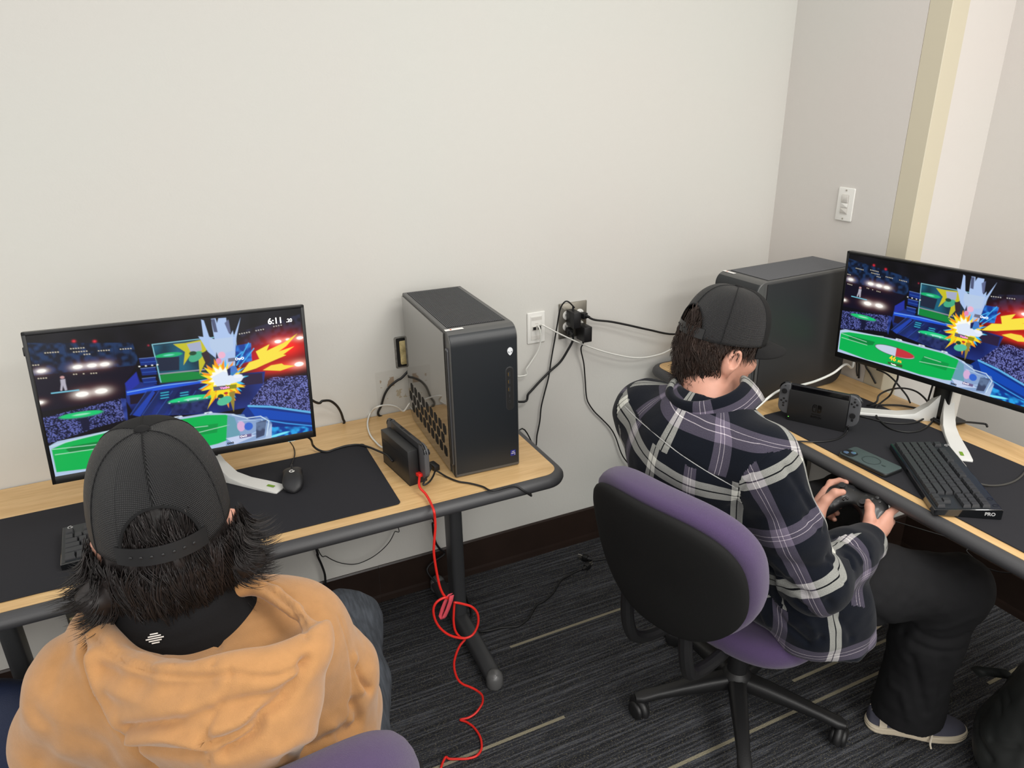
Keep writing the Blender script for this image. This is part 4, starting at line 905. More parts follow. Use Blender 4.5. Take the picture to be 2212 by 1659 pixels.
m_hairb = mat('dark_brown_hair', rgb(50, 36, 29), .55, var=.35, vscale=40, spec=.4); m_hairk = mat('near_black_hair', rgb(30, 24, 23), .5, var=.35, vscale=50, spec=.5)
m_capmesh = bpy.data.materials.new('black_cap_mesh'); m_capmesh.use_nodes = True; k = NT(m_capmesh); b = k.n['Principled BSDF']
uvn = k.node('ShaderNodeUVMap', uv_map='weave'); sp = k.node('ShaderNodeSeparateXYZ', inp={0: uvn.outputs[0]})
s1 = k.math('SINE', k.math('MULTIPLY', sp.outputs[0], 2*PI/.0026)); s2 = k.math('SINE', k.math('MULTIPLY', sp.outputs[1], 2*PI/.0021))
hh = k.math('ADD', k.math('MULTIPLY', s1, .6), k.math('MULTIPLY', s2, .35)); bp = k.node('ShaderNodeBump', inp={'Height': hh, 'Strength': 1.0, 'Distance': .0009}); k.l.new(bp.outputs[0], b.inputs['Normal'])
k.l.new(k.mix(k.math('MULTIPLY_ADD', hh, .5, .5, clamp=True), rgb(8, 8, 9), rgb(40, 40, 42)), b.inputs['Base Color']); b.inputs['Roughness'].default_value = .5; b.inputs['Specular IOR Level'].default_value = .5
# plaid flannel from the woven coordinates stored on each garment panel
m_plaid = bpy.data.materials.new('black_white_plaid_flannel'); m_plaid.use_nodes = True; k = NT(m_plaid); b = k.n['Principled BSDF']
uvn = k.node('ShaderNodeUVMap', uv_map='plaid'); sp = k.node('ShaderNodeSeparateXYZ', inp={0: uvn.outputs[0]})
def yarn(c_):
    f = k.math('FRACT', k.math('MULTIPLY_ADD', c_, 1/.29, 100.0)); cr = k.node('ShaderNodeValToRGB', inp={0: f}); R = cr.color_ramp; R.interpolation = 'CONSTANT'
    navy, wht, blk, pur, pw = rgb(38, 44, 56), rgb(218, 218, 211), rgb(20, 20, 22), rgb(134, 127, 142), rgb(240, 232, 238)
    st = [(0, navy), (.185, wht), (.243, blk), (.257, wht), (.315, navy), (.68, pur), (.731, pw), (.738, pur), (.762, pw), (.769, pur), (.82, navy)]
    e = R.elements; e[0].position, e[0].color = st[0]; e[1].position, e[1].color = st[1]
    for p_, c2 in st[2:]: x = e.new(p_); x.color = c2
    return cr.outputs[0]
tw = k.math('SINE', k.math('MULTIPLY', k.math('ADD', sp.outputs[0], sp.outputs[1]), 2*PI/.0022)); ns = k.node('ShaderNodeTexNoise', inp={0: uvn.outputs[0], 'Scale': 620.0, 'Detail': 2.0})
mf = k.math('ADD', k.math('MULTIPLY_ADD', tw, .16, .5), k.math('MULTIPLY_ADD', ns.outputs[0], .5, -.25), clamp=True)
gm = k.node('ShaderNodeGamma', inp={0: k.mix(mf, yarn(sp.outputs[0]), yarn(sp.outputs[1])), 1: 1.45}); k.l.new(gm.outputs[0], b.inputs['Base Color']); b.inputs['Roughness'].default_value = .92; b.inputs['Specular IOR Level'].default_value = .12; b.inputs['Sheen Weight'].default_value = .08
bp = k.node('ShaderNodeBump', inp={'Height': ns.outputs[0], 'Strength': .5, 'Distance': .001}); k.l.new(bp.outputs[0], b.inputs['Normal'])
# ================================================================ OFFICE CHAIRS
def superpt(a, e): c_, s_ = math.cos(a), math.sin(a); return math.copysign(abs(c_)**e, c_), math.copysign(abs(s_)**e, s_)
def office_chair(label, cx, cy, face, base_rot, back_at, back_face, seat_z=.455, seat_shift=0, arms=True, back_h=.40, back_w=.47, lean=.24):
    t = thing('office_chair', label, 'chair', (cx, cy, 0)); Rf = Rz(face)
    hub = MB().lathe([(.034, .075), (.040, .082), (.044, .10), (.042, .125), (.034, .135), (.030, .14)], 24).build('hub', m_chairblk, t)
    MB().lathe([(.030, .13), (.030, .24), (.026, .245), (.0145, .247), (.0145, seat_z-.085)], 24).build('gas_lift', m_chairblk, t)
    for i in range(5):
        a = base_rot+i*2*PI/5; M = Rz(a); secs = []
        for f, w_, h0, h1 in ((.03, .026, .078, .128), (.09, .025, .076, .122), (.17, .021, .072, .108), (.24, .018, .066, .094), (.285, .020, .060, .086), (.305, .012, .062, .080)):
            secs.append([(f, w_*superpt(q, .6)[0], (h0+h1)/2+(h1-h0)/2*superpt(q, .6)[1]) for q in np.linspace(0, 2*PI, 15)[:-1]])
        n = 14; vs = [v for s_ in secs for v in s_]; fs = [(i_*n+j, i_*n+(j+1) % n, (i_+1)*n+(j+1) % n, (i_+1)*n+j) for i_ in range(5) for j in range(n)]+[tuple(range(n)), tuple(range(5*n, 6*n))]
        lg = MB().add(vs, fs, M).build('leg', m_chairblk, t, angle=60)
        cas = M @ T(.292, 0, 0) @ Rz(.7+i*1.3); q = MB()
        for sx in (-1, 1): q.lathe([(.006, -.0085), (.022, -.0085), (.0265, -.005), (.0275, 0), (.0265, .005), (.022, .0085), (.006, .0085)], 24, M=cas @ T(0, sx*.0135, .0278) @ Rx(PI/2))
        co = MB(); co.tube([(math.cos(u)*.027, 0, .0285+math.sin(u)*.027) for u in np.linspace(-.2, PI*.95, 12)], .012, 10, 0, M=cas @ T(0, 0, 0)); co.tube([(0, 0, .045), (0, 0, .068)], .0075, 10, 0, M=M @ T(.292, 0, 0))
        c1 = q.build('caster', m_chairblk, t, angle=50); co.build('caster_hood', m_chairblk, c1, angle=60)
    M = Rf @ T(seat_shift, 0, 0)
    MB().box(-.10, .10, -.07, .07, seat_z-.10, seat_z-.055, r=.012, M=M).box(-.16, .16, -.03, .03, seat_z-.075, seat_z-.05, r=.008, M=M).build('seat_mechanism', m_chairblk, t)
    lv = MB().tube([(.10, -.05, seat_z-.08), (.11, -.17, seat_z-.085), (.11, -.25, seat_z-.088)], .005, 8, M=M).build('height_lever', m_chairblk, t); MB().box(.085, .135, -.285, -.235, seat_z-.094, seat_z-.082, r=.005, M=M).build('lever_paddle', m_chairblk, lv)
    # seat cushion: rounded pad with waterfall front
    vs, N, prof = [], 48, [(.90, -.055), (.985, -.045), (1.0, -.02), (.985, .0), (.93, .014), (.80, .020), (.55, .018), (.25, .014)]
    for r_, z in prof:
        for j in range(N):
            x, y = superpt(2*PI*j/N, .62); vs.append((x*.235*r_, y*.25*r_, seat_z-.02+z-.02*max(0, x)**3*r_))
    fs = [(i*N+j, i*N+(j+1) % N, (i+1)*N+(j+1) % N, (i+1)*N+j) for i in range(len(prof)-1) for j in range(N)]+[tuple(range(N)), tuple(range((len(prof)-1)*N, len(prof)*N))]
    MB().add(vs, fs, M).build('seat', m_purple, t, angle=180, sub=1)
    # back: cushion and shell bent about a vertical axis
    Bm = T(back_at[0]-cx, back_at[1]-cy, back_at[2]) @ Rz(back_face) @ Ry(-lean)
    def bend(x, y, z): return (x+.95*y*y-.25*(z-.02)**2, y*(1-.6*y*y), z)
    def pad(prof, name, m_, wy, wz):
        vs = []
        for r_, x in prof:
            for j in range(N):
                c_, s_ = superpt(2*PI*j/N, .72); tz = s_*wz*r_; ty = c_*wy*r_*(1-.24*(tz/wz)**2 if tz < 0 else 1-.04*(tz/wz)**2); vs.append(bend(x, ty, tz))
        fs = [(i*N+j, i*N+(j+1) % N, (i+1)*N+(j+1) % N, (i+1)*N+j) for i in range(len(prof)-1) for j in range(N)]+[tuple(range(N)), tuple(range((len(prof)-1)*N, len(prof)*N))]
        return MB().add(vs, fs, Bm).build(name, m_, t, angle=180, sub=1)
    pad([(.30, .082), (.65, .082), (.84, .078), (.94, .064), (1.0, .028), (.99, -.004), (.90, -.014)], 'back_cushion', m_purple, back_w/2, back_h/2)
    sh = pad([(.90, -.004), (.955, -.012), (.95, -.026), (.88, -.036), (.6, -.042), (.3, -.044)], 'back_shell', m_chairfab, back_w/2*.99, back_h/2*.99)
    if arms:
        for sy in (-1, 1):
            top = Bm @ Vector((.0, sy*.085, -back_h*.28)); inv = M.inverted() @ top
            pts = [inv, (inv.x+.0, sy*.088, inv.z-.05), (inv.x+.012, sy*.09, seat_z+.01), (inv.x+.055, sy*.085, seat_z-.050), (-.22, sy*.075, seat_z-.075), (-.05, sy*.05, seat_z-.072)]
            MB().tube(pts, .0165, 10, M=M).build('back_bracket', m_chairblk, t)
    else:
        dn = M.inverted() @ (Bm @ Vector((-.03, 0, -back_h*.3)))
        MB().tube([dn, (dn.x+.02, 0, seat_z-.02), (dn.x+.08, 0, seat_z-.08), (-.05, 0, seat_z-.08)], .016, 10, M=M).build('back_bracket', m_chairblk, t)
    return t
office_chair('purple office chair with black shell and star base, under the man in plaid', 1.069, -.947, math.radians(15), PI/2, (.655, -1.078, .735), math.radians(15))
office_chair('purple office chair in the bottom left corner under the man in the tan hoodie', -.205, -1.17, math.radians(90), .4, (-.245, -1.487, .768), math.radians(91), arms=False)
# ================================================================ PEOPLE
def hframe(fwd, pitch, roll=0):
    """head frame rows: forward, left, up"""
    f = unit([fwd[0], fwd[1], 0]); l = np.array([-f[1], f[0], 0]); u = np.array([0, 0, 1.])
    f2 = f*math.cos(pitch)-u*math.sin(pitch); u2 = u*math.cos(pitch)+f*math.sin(pitch)
    l2 = l*math.cos(roll)+u2*math.sin(roll); u3 = u2*math.cos(roll)-l*math.sin(roll)
    return np.array([f2, l2, u3])
def head(V, C, B, neck, nr=.058):
    f, l, u = B; P = lambda a, b, c: C+f*a+l*b+u*c
    V.ell(P(-.002, 0, .028), (.090, .073, .087), B, k=.01)
    V.ell(P(.028, 0, -.040), (.064, .060, .074), B, k=.03)
    V.ell(P(.060, 0, -.088), (.026, .027, .022), B, k=.03)
    V.cone(P(.082, 0, .008), P(.106, 0, -.026), .007, .0115, k=.012); V.cone(P(.094, .010, -.030), P(.094, -.010, -.030), .007, .007, k=.008)
    for s in (-1, 1):
        V.cone(P(.080, s*.012, .022), P(.070, s*.045, .022), .010, .010, k=.012)
        V.ell(P(.086, s*.032, .004), (.014, .017, .012), B, k=.010, sub=True); V.ell(P(.066, s*.038, -.024), (.022, .020, .020), B, k=.02)
        E_ = np.array([f*.94-u*.2+l*s*.0, l*.9*s-f*.35, u*.97+f*.2]); E_ = np.array([unit(E_[0]), unit(E_[1]), unit(E_[2])])
        e0 = P(-.012, s*.084, -.012)
        V.ell(e0, (.018, .0095, .032), E_, k=.005); V.ell(e0+l*s*.0065+f*.003+u*.004, (.010, .006, .019), E_, k=.004, sub=True)
        V.cone(P(-.006, s*.079, -.036), P(-.008, s*.078, -.042), .0075, .006, k=.006)
    V.cone(P(.089, .018, -.056), P(.089, -.018, -.056), .0065, .0065, k=.006); V.cone(P(.086, .016, -.066), P(.086, -.016, -.066), .007, .007, k=.006)
    V.cone(P(-.018, 0, -.055), neck, nr, nr*1.05, k=.03)
def eyes(C, B, par, off):
    f, l, u = B
    for s in (-1, 1):
        c = C+f*.0785+l*s*.032+u*.004-off
        e_ = MB().lathe([(.0118*math.sin(a)+1e-5, -.0118*math.cos(a)) for a in np.linspace(0, PI, 12)], 16, M=T(*c)).build('eye', m_white, par, angle=180)
        M = Matrix(((l[0], u[0], f[0], c[0]), (l[1], u[1], f[1], c[1]), (l[2], u[2], f[2], c[2]), (0, 0, 0, 1)))
        MB().lathe([(.0056, .0104), (.004, .0112), (.0005, .0122)], 14, M=M).build('iris', m_hairb, e_, angle=180)
def hand(V, fr, side, wrist_r=.024):
    """right (side=1) or left (-1) hand closed round a grip; fr = origin, right, forward, up"""
    c, X, f, n = fr; P = lambda a, b, d: c+X*side*a+f*b+n*d
    W_ = P(.078, -.100, -.018); M = [P(.083, -.002, -.002), P(.089, -.013, -.020), P(.086, -.028, -.035), P(.079, -.043, -.044)]
    for m_, r in zip(M, (.0145, .0145, .0135, .0125)): V.cone(P(.078, -.082, -.015)+(m_-M[1])*.25, m_, .019, r, k=.014)
    V.cone(W_, P(.079, -.075, -.014), wrist_r, .022, k=.02, sq=(X, .85))
    F = [[M[0], P(.089, .030, -.004), P(.072, .046, -.002), P(.053, .046, .002)], [M[1], P(.084, .012, -.044), P(.064, .010, -.052), P(.049, -.003, -.046)],
         [M[2], P(.080, -.008, -.058), P(.060, -.014, -.061), P(.045, -.024, -.051)], [M[3], P(.071, -.031, -.065), P(.055, -.036, -.064), P(.042, -.044, -.055)]]
    for g, r in zip(F, (1, 1.04, .98, .86)): V.chain(g, [.0112*r, .0100*r, .0090*r, .0080*r], k=.0035)
    V.chain([P(.066, -.075, -.004), P(.060, -.044, .017), P(.047, -.019, .030), P(.034, -.003, .0235)], [.018, .0135, .0112, .0088], k=.007)
    return W_, [g[3] for g in F], P(.034, -.003, .0235)
m_ctrl = mat('smoky_black_controller', rgb(22, 22, 23), .35, coat=.15)
def controller(label, fr):
    c, X, f, n = fr; P = lambda a, b, d: c+X*a+f*b+n*d; v = Vol(c-.14, c+.14, .0022)
    v.chain([P(-.040, .006, 0), P(.040, .006, 0)], [.030, .030], k=.01, sq=(n, .52))
    for s in (-1, 1):
        v.cone(P(s*.042, .004, 0), P(s*.050, -.002, -.001), .032, .030, k=.015, sq=(n, .58)); v.chain([P(s*.050, -.008, -.003), P(s*.058, -.040, -.010), P(s*.063, -.066, -.020)], [.022, .0185, .0135], k=.018)
        v.cone(P(s*.030, .034, .002), P(s*.062, .026, .000), .009, .008, k=.004)
    v.cone(P(0, -.055, 0), P(0, -.040, 0), .018, .018, k=.015, sub=True)
    Vv, F = v.mesh(1); t = thing('game_controller', label, 'game controller', Vector(c)); solid('body', Vv, F, m_ctrl, t, c)
    M = Matrix(((X[0], f[0], n[0], 0), (X[1], f[1], n[1], 0), (X[2], f[2], n[2], 0), (0, 0, 0, 1)))
    for x, y in ((-.045, .014), (.024, -.012)): MB().lathe([(.0125, .010), (.0125, .0165), (.006, .017), (.0055, .022), (.0088, .0235), (.0090, .0262), (.0068, .0268), (.001, .0255)], 22, M=M @ T(x, y, .0045)).build('thumb_stick', m_black, t)
    for dx, dy in ((.010, 0), (-.010, 0), (0, .010), (0, -.010)): MB().lathe([(.0052, .012), (.0052, .0182), (.004, .019), (.0005, .0192)], 16, M=M @ T(.045+dx, .014+dy, .003)).build('button', m_dock, t)
    MB().box(-.034, -.014, -.015, -.009, .012, .0185, r=.001, M=M).box(-.027, -.021, -.022, -.002, .012, .0185, r=.001, M=M).build('direction_pad', m_dock, t)
    for x in (-.018, .018): MB().lathe([(.0032, .012), (.0032, .0170)], 12, M=M @ T(x, .020, 0)).build('button', m_dock, t)
    return t
def cap(par, off, C, B, r=(.104, .092), Hc=.122, zb=(.012, -.006)):
    """snapback cap: az 0 is the front; zb = rim height front, back (head frame)"""
    f, l, u = B; root = C-off
    def dome(az, s, g=0):
        ph = s*PI/2; hz = max(0, math.cos(ph))**.66; vz = math.sin(ph)**.98
        ex = superpt(az, .96); z0 = zb[0]*.5*(1+math.cos(az))+zb[1]*.5*(1-math.cos(az))
        frnt = max(0, math.cos(az))
        x = ex[0]*(r[0]+g)*hz+.006*frnt*vz*hz; y = ex[1]*(r[1]+g)*hz; z = z0*(1-s)+.03+(Hc+g-.01*(1-frnt)*0)*vz
        return root+f*x+l*y+u*(z-.03+.0)+u*.0
    NA, NS = 120, 26; vs, uv, fs, mi = [], [], [], []
    for i in range(NA+1):
        az = 2*PI*i/NA-PI; da = abs(abs(az)-PI); s0 = 0
        if da < .56: s0 = .36*math.sqrt(max(0, 1-(da/.56)**2))**.9
        pc = (math.floor(az/(PI/3))+.5)*PI/3
        for j in range(NS+1):
            s = s0+(1-s0)*j/NS; vs.append(dome(az, min(s, .9999))); uv.append(((az-pc)*r[0]*math.cos(s*PI/2)**.8, s*.17))
    for i in range(NA):
        az = 2*PI*(i+.5)/NA-PI
        for j in range(NS): q = i*(NS+1)+j; fs.append((q, q+NS+1, q+NS+2, q+1)); mi.append(0 if abs(az) < PI/3 else 1)
    V, F = np.array(vs), np.array(fs); me = npmesh('crown', V, F); me.polygons.foreach_set('material_index', np.array(mi, np.int32))
    ul = me.uv_layers.new(name='weave'); UV = np.array(uv, np.float32)
    # panel edges: shift the far column of each quad into this panel's own coordinates
    U4 = UV[F].copy()
    for q, (i, j) in enumerate((i, j) for i in range(NA) for j in range(NS)):
        azm = 2*PI*(i+.5)/NA-PI; pc = (math.floor(azm/(PI/3))+.5)*PI/3
        for c4, (di, dj) in enumerate(((0, 0), (1, 0), (1, 1), (0, 1))):
            az = 2*PI*(i+di)/NA-PI; U4[q, c4, 0] = (az-pc)*r[0]*max(0, math.cos(min(1, UV[(i+di)*(NS+1)+j+dj][1]/.17)*PI/2))**.8
    ul.data.foreach_set('uv', U4.astype(np.float32).ravel())
    o = mkobj('cap', me, [m_cap, m_capmesh], par, True, 180); md = o.modifiers.new('thick', 'SOLIDIFY'); md.thickness = .0018; md.offset = 1
    for az in np.arange(-PI, PI-.01, PI/3):
        s0 = .36 if abs(abs(az)-PI) < .1 else 0
        MB().tube([dome(az, s, .0018) for s in np.linspace(s0, .995, 14)], .0011, 5, 1).build('panel_seam', m_cap, o)
    MB().tube([dome(a, .36*math.sqrt(max(0, 1-(abs(abs(a)-PI)/.56)**2))**.9+.004, .0016) for a in list(np.linspace(PI-.555, PI-.001, 20))+list(np.linspace(-PI+.001, -PI+.555, 20))], .0022, 6, 0).build('arch_binding', m_cap, o)
    tp = dome(0, .9999, .001); Mx = Matrix(((f[0], l[0], u[0], tp[0]), (f[1], l[1], u[1], tp[1]), (f[2], l[2], u[2], tp[2]), (0, 0, 0, 1)))
    MB().lathe([(.0095, -.001), (.0095, .002), (.007, .0042), (.0005, .0052)], 20, M=Mx).build('top_button', m_cap, o, angle=180)
    sv, n_ = [], 26
    for i in range(n_+1):
        az = PI-.62+1.24*i/n_; az = az if az <= PI else az-2*PI
        for s, g in ((.004, .004), (.118, .004), (.118, .0022), (.004, .0022)): sv.append(dome(az, s, g))
    sf = [(i*4+j, i*4+(j+1) % 4, (i+1)*4+(j+1) % 4, (i+1)*4+j) for i in range(n_) for j in range(4)]+[(0, 1, 2, 3), tuple(range(n_*4, n_*4+4))]
    st = MB().add(sv, sf).build('strap', m_strap, o); pg = MB()
    for i in range(7):
        az = PI-.40+.8*i/6; az = az if az <= PI else az-2*PI; p = dome(az, .060, .0040); nn = unit(p-root-u*.0); M2 = T(*p) @ Vector(nn).to_track_quat('Z', 'Y').to_matrix().to_4x4()
        pg.lathe([(.0021, -.001), (.0021, .0010), (.0013, .0014), (.0002, .0014)], 10, M=M2)
    pg.build('strap_peg', m_strap, st, angle=60)
    bv, na, nr = [], 26, 8
    for i in range(na+1):
        a = -1.12+2.24*i/na; e_ = (1-(a/1.12)**2); p0 = dome(a, .0)
        for j in range(nr+1):
            g = j/nr; p = p0+f*(.074*e_**.55)*g-u*(.010*g+.020*(math.sin(a))**2*(.25+g*.75)+.003*g*g); bv.append(p)
    bf = [(i*(nr+1)+j, (i+1)*(nr+1)+j, (i+1)*(nr+1)+j+1, i*(nr+1)+j+1) for i in range(na) for j in range(nr)]
    bo = mkobj('brim', npmesh('brim', np.array(bv), np.array(bf)), m_cap, o, True, 180); md = bo.modifiers.new('thick', 'SOLIDIFY'); md.thickness = .003; md.offset = 0
    return o, dome
# ---------------------------------------------------------------- the man in plaid (right)
BF, BR = V3(.966, .259, 0), V3(.259, -.966, 0)
off = V3(1.03, -.97, 0)
pel, wai, che, nek = V3(1.015, -.975, .575), V3(.925, -.975, .72), V3(.845, -.96, .90), V3(.862, -.945, 1.015)
shL, shR = V3(.805, -.80, .962), V3(.875, -1.125, .965)
elR, wrR = V3(.985, -1.225, .685), V3(1.250, -1.150, .650)
elL, wrL = V3(1.03, -.765, .68), V3(1.262, -.905, .68)
hpR, hpL = V3(1.06, -1.07, .55), V3(1.02, -.885, .55)
knR, knL = V3(1.462, -1.262, .515), V3(1.515, -.885, .555)
anR, anL = V3(1.435, -1.215, .10), V3(1.60, -.875, .10)
HC = np.array(at(1552, 747, d=1.75)); HB = hframe((.985, -.16), .26)
cc = V3(1.326, -1.040, .686)
n_ = unit(-.42*BF+.91*V3(0, 0, 1)); f_ = unit(BF-n_*(BF @ n_)); x_ = np.cross(f_, n_)
FR2 = (cc, x_, f_, n_)
v = Vol((.66, -1.42, .0), (1.72, -.68, 1.33), .0034)
v.chain([pel, wai, che], [.125, .115, .13], k=.06, sq=(BR, 1.25)); v.chain([shL, nek-V3(0, 0, .03), shR], [.055, .06, .055], k=.05)
head(v, HC, HB, nek)
wR, tR, thR = hand(v, FR2, 1); wL, tL, thL = hand(v, FR2, -1)
v.chain([shR, elR, wR], [.052, .043, .025], k=.03); v.chain([shL, elL, wL], [.052, .043, .025], k=.03)
v.chain([hpR, knR, anR], [.082, .058, .038], k=.03); v.chain([hpL, knL, anL], [.082, .058, .038], k=.03)
fdR, fdL = unit(V3(.835, -.55, 0)), unit(V3(.97, .1, 0))
for an, fd in ((anR, fdR), (anL, fdL)): v.chain([an, an+fd*.01-V3(0, 0, .055), an+fd*.11-V3(0, 0, .074)], [.032, .026, .016], k=.02)
V, F = v.mesh(2)
p2 = solid('person', V, F, m_skin, None, off); p2.location = off
tag(p2, 'man in black cap and plaid flannel shirt hunched over a controller in the right chair', 'person')
eyes(HC, HB, p2, off)
controller('black game controller gripped in the lap by the man in plaid', FR2)
# trousers
v = Vol((.80, -1.42, .03), (1.75, -.70, .80), .005)
v.chain([wai-V3(0, 0, .04), pel], [.13, .15], k=.05, sq=(BR, 1.25))
v.chain([hpR, (hpR+knR)/2, knR, (knR+anR)/2+V3(-.01, 0, .03), anR+V3(.015, -.012, -.055)], [.112, .096, .078, .080, .096], k=.05)
v.chain([hpL, (hpL+knL)/2, knL, (knL+anL)/2, anL+V3(-.0, 0, -.05)], [.112, .098, .084, .082, .095], k=.05)
v.cut(V3(0, 0, .062), V3(0, 0, -1), hi=(1.75, -.7, .12)); v.cut(V3(0, 0, .045), V3(0, 0, -1))
V, F = v.mesh(2); N = vnormals(V, F); tr = bvh(V, F)
V = V+N*(.004*vnoise(V*V3(1, 1, .6), .07, 3)+.0018*vnoise(V, .022, 4))[:, None]
for px, w_, d_ in (([(1990, 1370), (2040, 1385), (2090, 1370)], .010, .007), ([(1975, 1390), (2030, 1410), (2085, 1400)], .009, .006), ([(1990, 1352), (2050, 1352), (2105, 1330)], .010, -.005), ([(1950, 1365), (1900, 1340), (1850, 1310)], .012, .006), ([(1970, 1420), (1985, 1480), (2000, 1540)], .012, .006),
                    ([(2040, 1430), (2035, 1500), (2050, 1555)], .014, .006), ([(1925, 1480), (1950, 1500), (1960, 1550)], .012, -.005), ([(1900, 1230), (1980, 1240), (2050, 1265)], .018, .004)): V = fold(V, N, hits(tr, px), w_, d_)
tro = solid('trousers', V, F, m_trous, p2, off)
# shirt
v = Vol((.60, -1.45, .36), (1.40, -.62, 1.10), .0042)
v.chain([pel+V3(0, 0, .02), wai, che], [.150, .150, .155], k=.06, sq=(BR, 1.22)); v.chain([shL, che+V3(0, 0, .06), shR], [.076, .088, .076], k=.06); v.cone(che+V3(-.01, 0, .04), nek, .10, .075, k=.05)
eR2 = wrR*1.0; cufR = wrR-unit(wrR-elR)*.012
v.chain([shR+BR*.004, shR*.45+elR*.55+V3(-.01, -.01, -.01), elR+V3(-.005, -.012, -.012)], [.074, .071, .067], k=.035); v.chain([elR+V3(-.005, -.012, -.012), elR*.4+cufR*.6, cufR], [.070, .060, .050], k=.03)
cufL = wrL-unit(wrL-elL)*.03; v.chain([shL, elL], [.078, .074], k=.035); v.chain([elL, cufL], [.072, .048], k=.03)
# cuff openings
for w_, e_ in ((cufR, elR), (cufL, elL)): d_ = unit(w_-e_); v.cone(w_+d_*.012, w_+d_*.09, .036, .05, k=.006, sub=True); v.cut(w_+d_*.030, d_, lo=w_-.07, hi=w_+.10)
# hanging tail over the hip, cut by a wavy hem
tl = V3(1.06, -1.16, .55)
v.chain([wai+BR*.05, pel+BR*.09+V3(0, 0, .0), tl+V3(.02, -.0, -.06)], [.115, .115, .095], k=.06); v.cone(pel+BR*.10+BF*.05, tl+V3(.075, -.01, -.01), .11, .085, k=.05); v.chain([pel-BR*.10, pel-BR*.13-V3(0, 0, .06)], [.12, .10], k=.05)
v.cone(tl+V3(-.06, -.01, -.02), tl+V3(-.05, -.035, -.075), .06, .04, k=.05); v.cone(tl+V3(.04, -.02, -.03), tl+V3(.09, -.05, -.075), .05, .030, k=.04)
hem0 = at(1700, 1420, y=-1.245); hem1 = at(1905, 1365, y=-1.245)
v.chain([V3(1.08, -1.17, .56), V3(1.15, -1.21, .50), V3(1.185, -1.235, .44)], [.07, .045, .03], k=.05); v.cone(V3(1.05, -1.20, .50), V3(1.12, -1.235, .43), .055, .035, k=.05)
v.cut(V3(1.0, -1.2, .438), V3(-.12, 0, -1))
for a_, b_ in ((hem1, 0),): v.cut(V3(*a_)+V3(.012, 0, 0), unit(V3(1, .1, .42)), lo=(.95, -1.45, .36), hi=(1.40, -.95, .60))
v.cone(nek-V3(0, 0, .005), nek+V3(.02, 0, .10), .060, .075, k=.006, sub=True)
V, F = v.mesh(2); N = vnormals(V, F); tr = bvh(V, F); Vr = V.copy()
inner = V3(0, 0, 0)
V = V+N*(.0045*vnoise(V, .085, 5)+.0016*vnoise(V, .03, 6))[:, None]
for px, w_, d_ in (
    ([(1594, 1075), (1600, 1060), (1625, 1020), (1660, 985), (1690, 970)], .0045, .005), ([(1590, 1085), (1592, 1150), (1605, 1200)], .008, .007),       # armhole seam
    ([(1352, 880), (1400, 925), (1460, 975), (1530, 1020), (1594, 1055)], .004, .0025),                                                             # yoke seam
    ([(1610, 1205), (1650, 1222), (1690, 1255), (1740, 1285)], .009, .010), ([(1625, 1190), (1660, 1205), (1700, 1240)], .011, -.007),              # under the arm
    ([(1800, 1190), (1830, 1200), (1845, 1225)], .006, .008), ([(1812, 1175), (1845, 1190), (1862, 1215)], .007, -.006), ([(1790, 1205), (1815, 1225), (1825, 1255)], .007, .007), ([(1835, 1170), (1865, 1185), (1880, 1205)], .006, .005),
    ([(1700, 1010), (1730, 1060), (1755, 1100)], .010, .006), ([(1735, 1060), (1765, 1100), (1775, 1140)], .008, -.006), ([(1745, 1120), (1770, 1140), (1800, 1160)], .008, .006),
    ([(1655, 1240), (1665, 1290), (1690, 1340), (1745, 1390)], .008, .009), ([(1680, 1240), (1700, 1300), (1745, 1340), (1765, 1370)], .010, -.008), ([(1720, 1300), (1755, 1330), (1775, 1380)], .008, .008), ([(1790, 1300), (1815, 1340), (1840, 1380)], .010, .007), ([(1640, 1260), (1645, 1310), (1660, 1350)], .008, -.006),
    ([(1580, 1100), (1575, 1160), (1590, 1210), (1620, 1240)], .012, .006), ([(1640, 1120), (1700, 1130), (1750, 1120)], .016, .004), ([(1690, 1210), (1730, 1225), (1790, 1225)], .014, .005), ([(1380, 1000), (1440, 1050), (1500, 1090)], .02, .003), ([(1350, 1060), (1420, 1120), (1500, 1160), (1580, 1190)], .012, .006)):
    V = fold(V, N, hits(tr, px), w_, d_)
# hem roll: lift the border of the tail outward
hemz = np.clip(1-(V[:, 2]-.438+.12*(V[:, 0]-1.0))/.030, 0, 1)*(V[:, 0] > .93)*(np.abs(N[:, 2]) < .7); V = V+N*(.007*hemz)[:, None]
sh_ = npmesh('shirt', V-off, F)
# woven coordinates
spn = unit(nek-pel); latv = unit(BR-spn*(BR @ spn)); fwv = np.cross(spn, latv); fwv = fwv if fwv @ BF > 0 else -fwv
def uv_torso(P, yoke):
    q = P-che; a = q @ latv; b = -(q @ fwv); th = np.arctan2(a, np.maximum(b+.10, .02)); u = th*.205; vv = (P-pel) @ spn+.55*np.clip(-(b-.02), 0, 1)*(P[:, 2] > .93)
    return np.stack([u, vv], 1)
def uv_arm(P, a, b, c, r, ph, ofs):
    d1, d2 = unit(b-a), unit(c-b); L1 = np.linalg.norm(b-a); s1 = (P-a) @ d1; s2 = (P-b) @ d2; w_ = np.clip((s2+.05)/.10, 0, 1)*np.clip((s1-L1*.5)/(L1*.25), 0, 1); w_ = w_*w_*(3-2*w_)
    def ang(o, d):
        q = P-o; q = q-d*(q @ d)[:, None]; e1 = unit(V3(0, 0, 1)-d*d[2]); e2 = np.cross(d, e1); return np.arctan2(q @ e2, q @ e1)
    A1, A2 = ang(a, d1), ang(b, d2); A2 = A1+(A2-A1+PI) % (2*PI)-PI
    return np.stack([(A1*(1-w_)+A2*w_)*r+ph, s1*(1-w_)+(L1+s2)*w_+ofs], 1)
Fc = V[F].mean(1); 
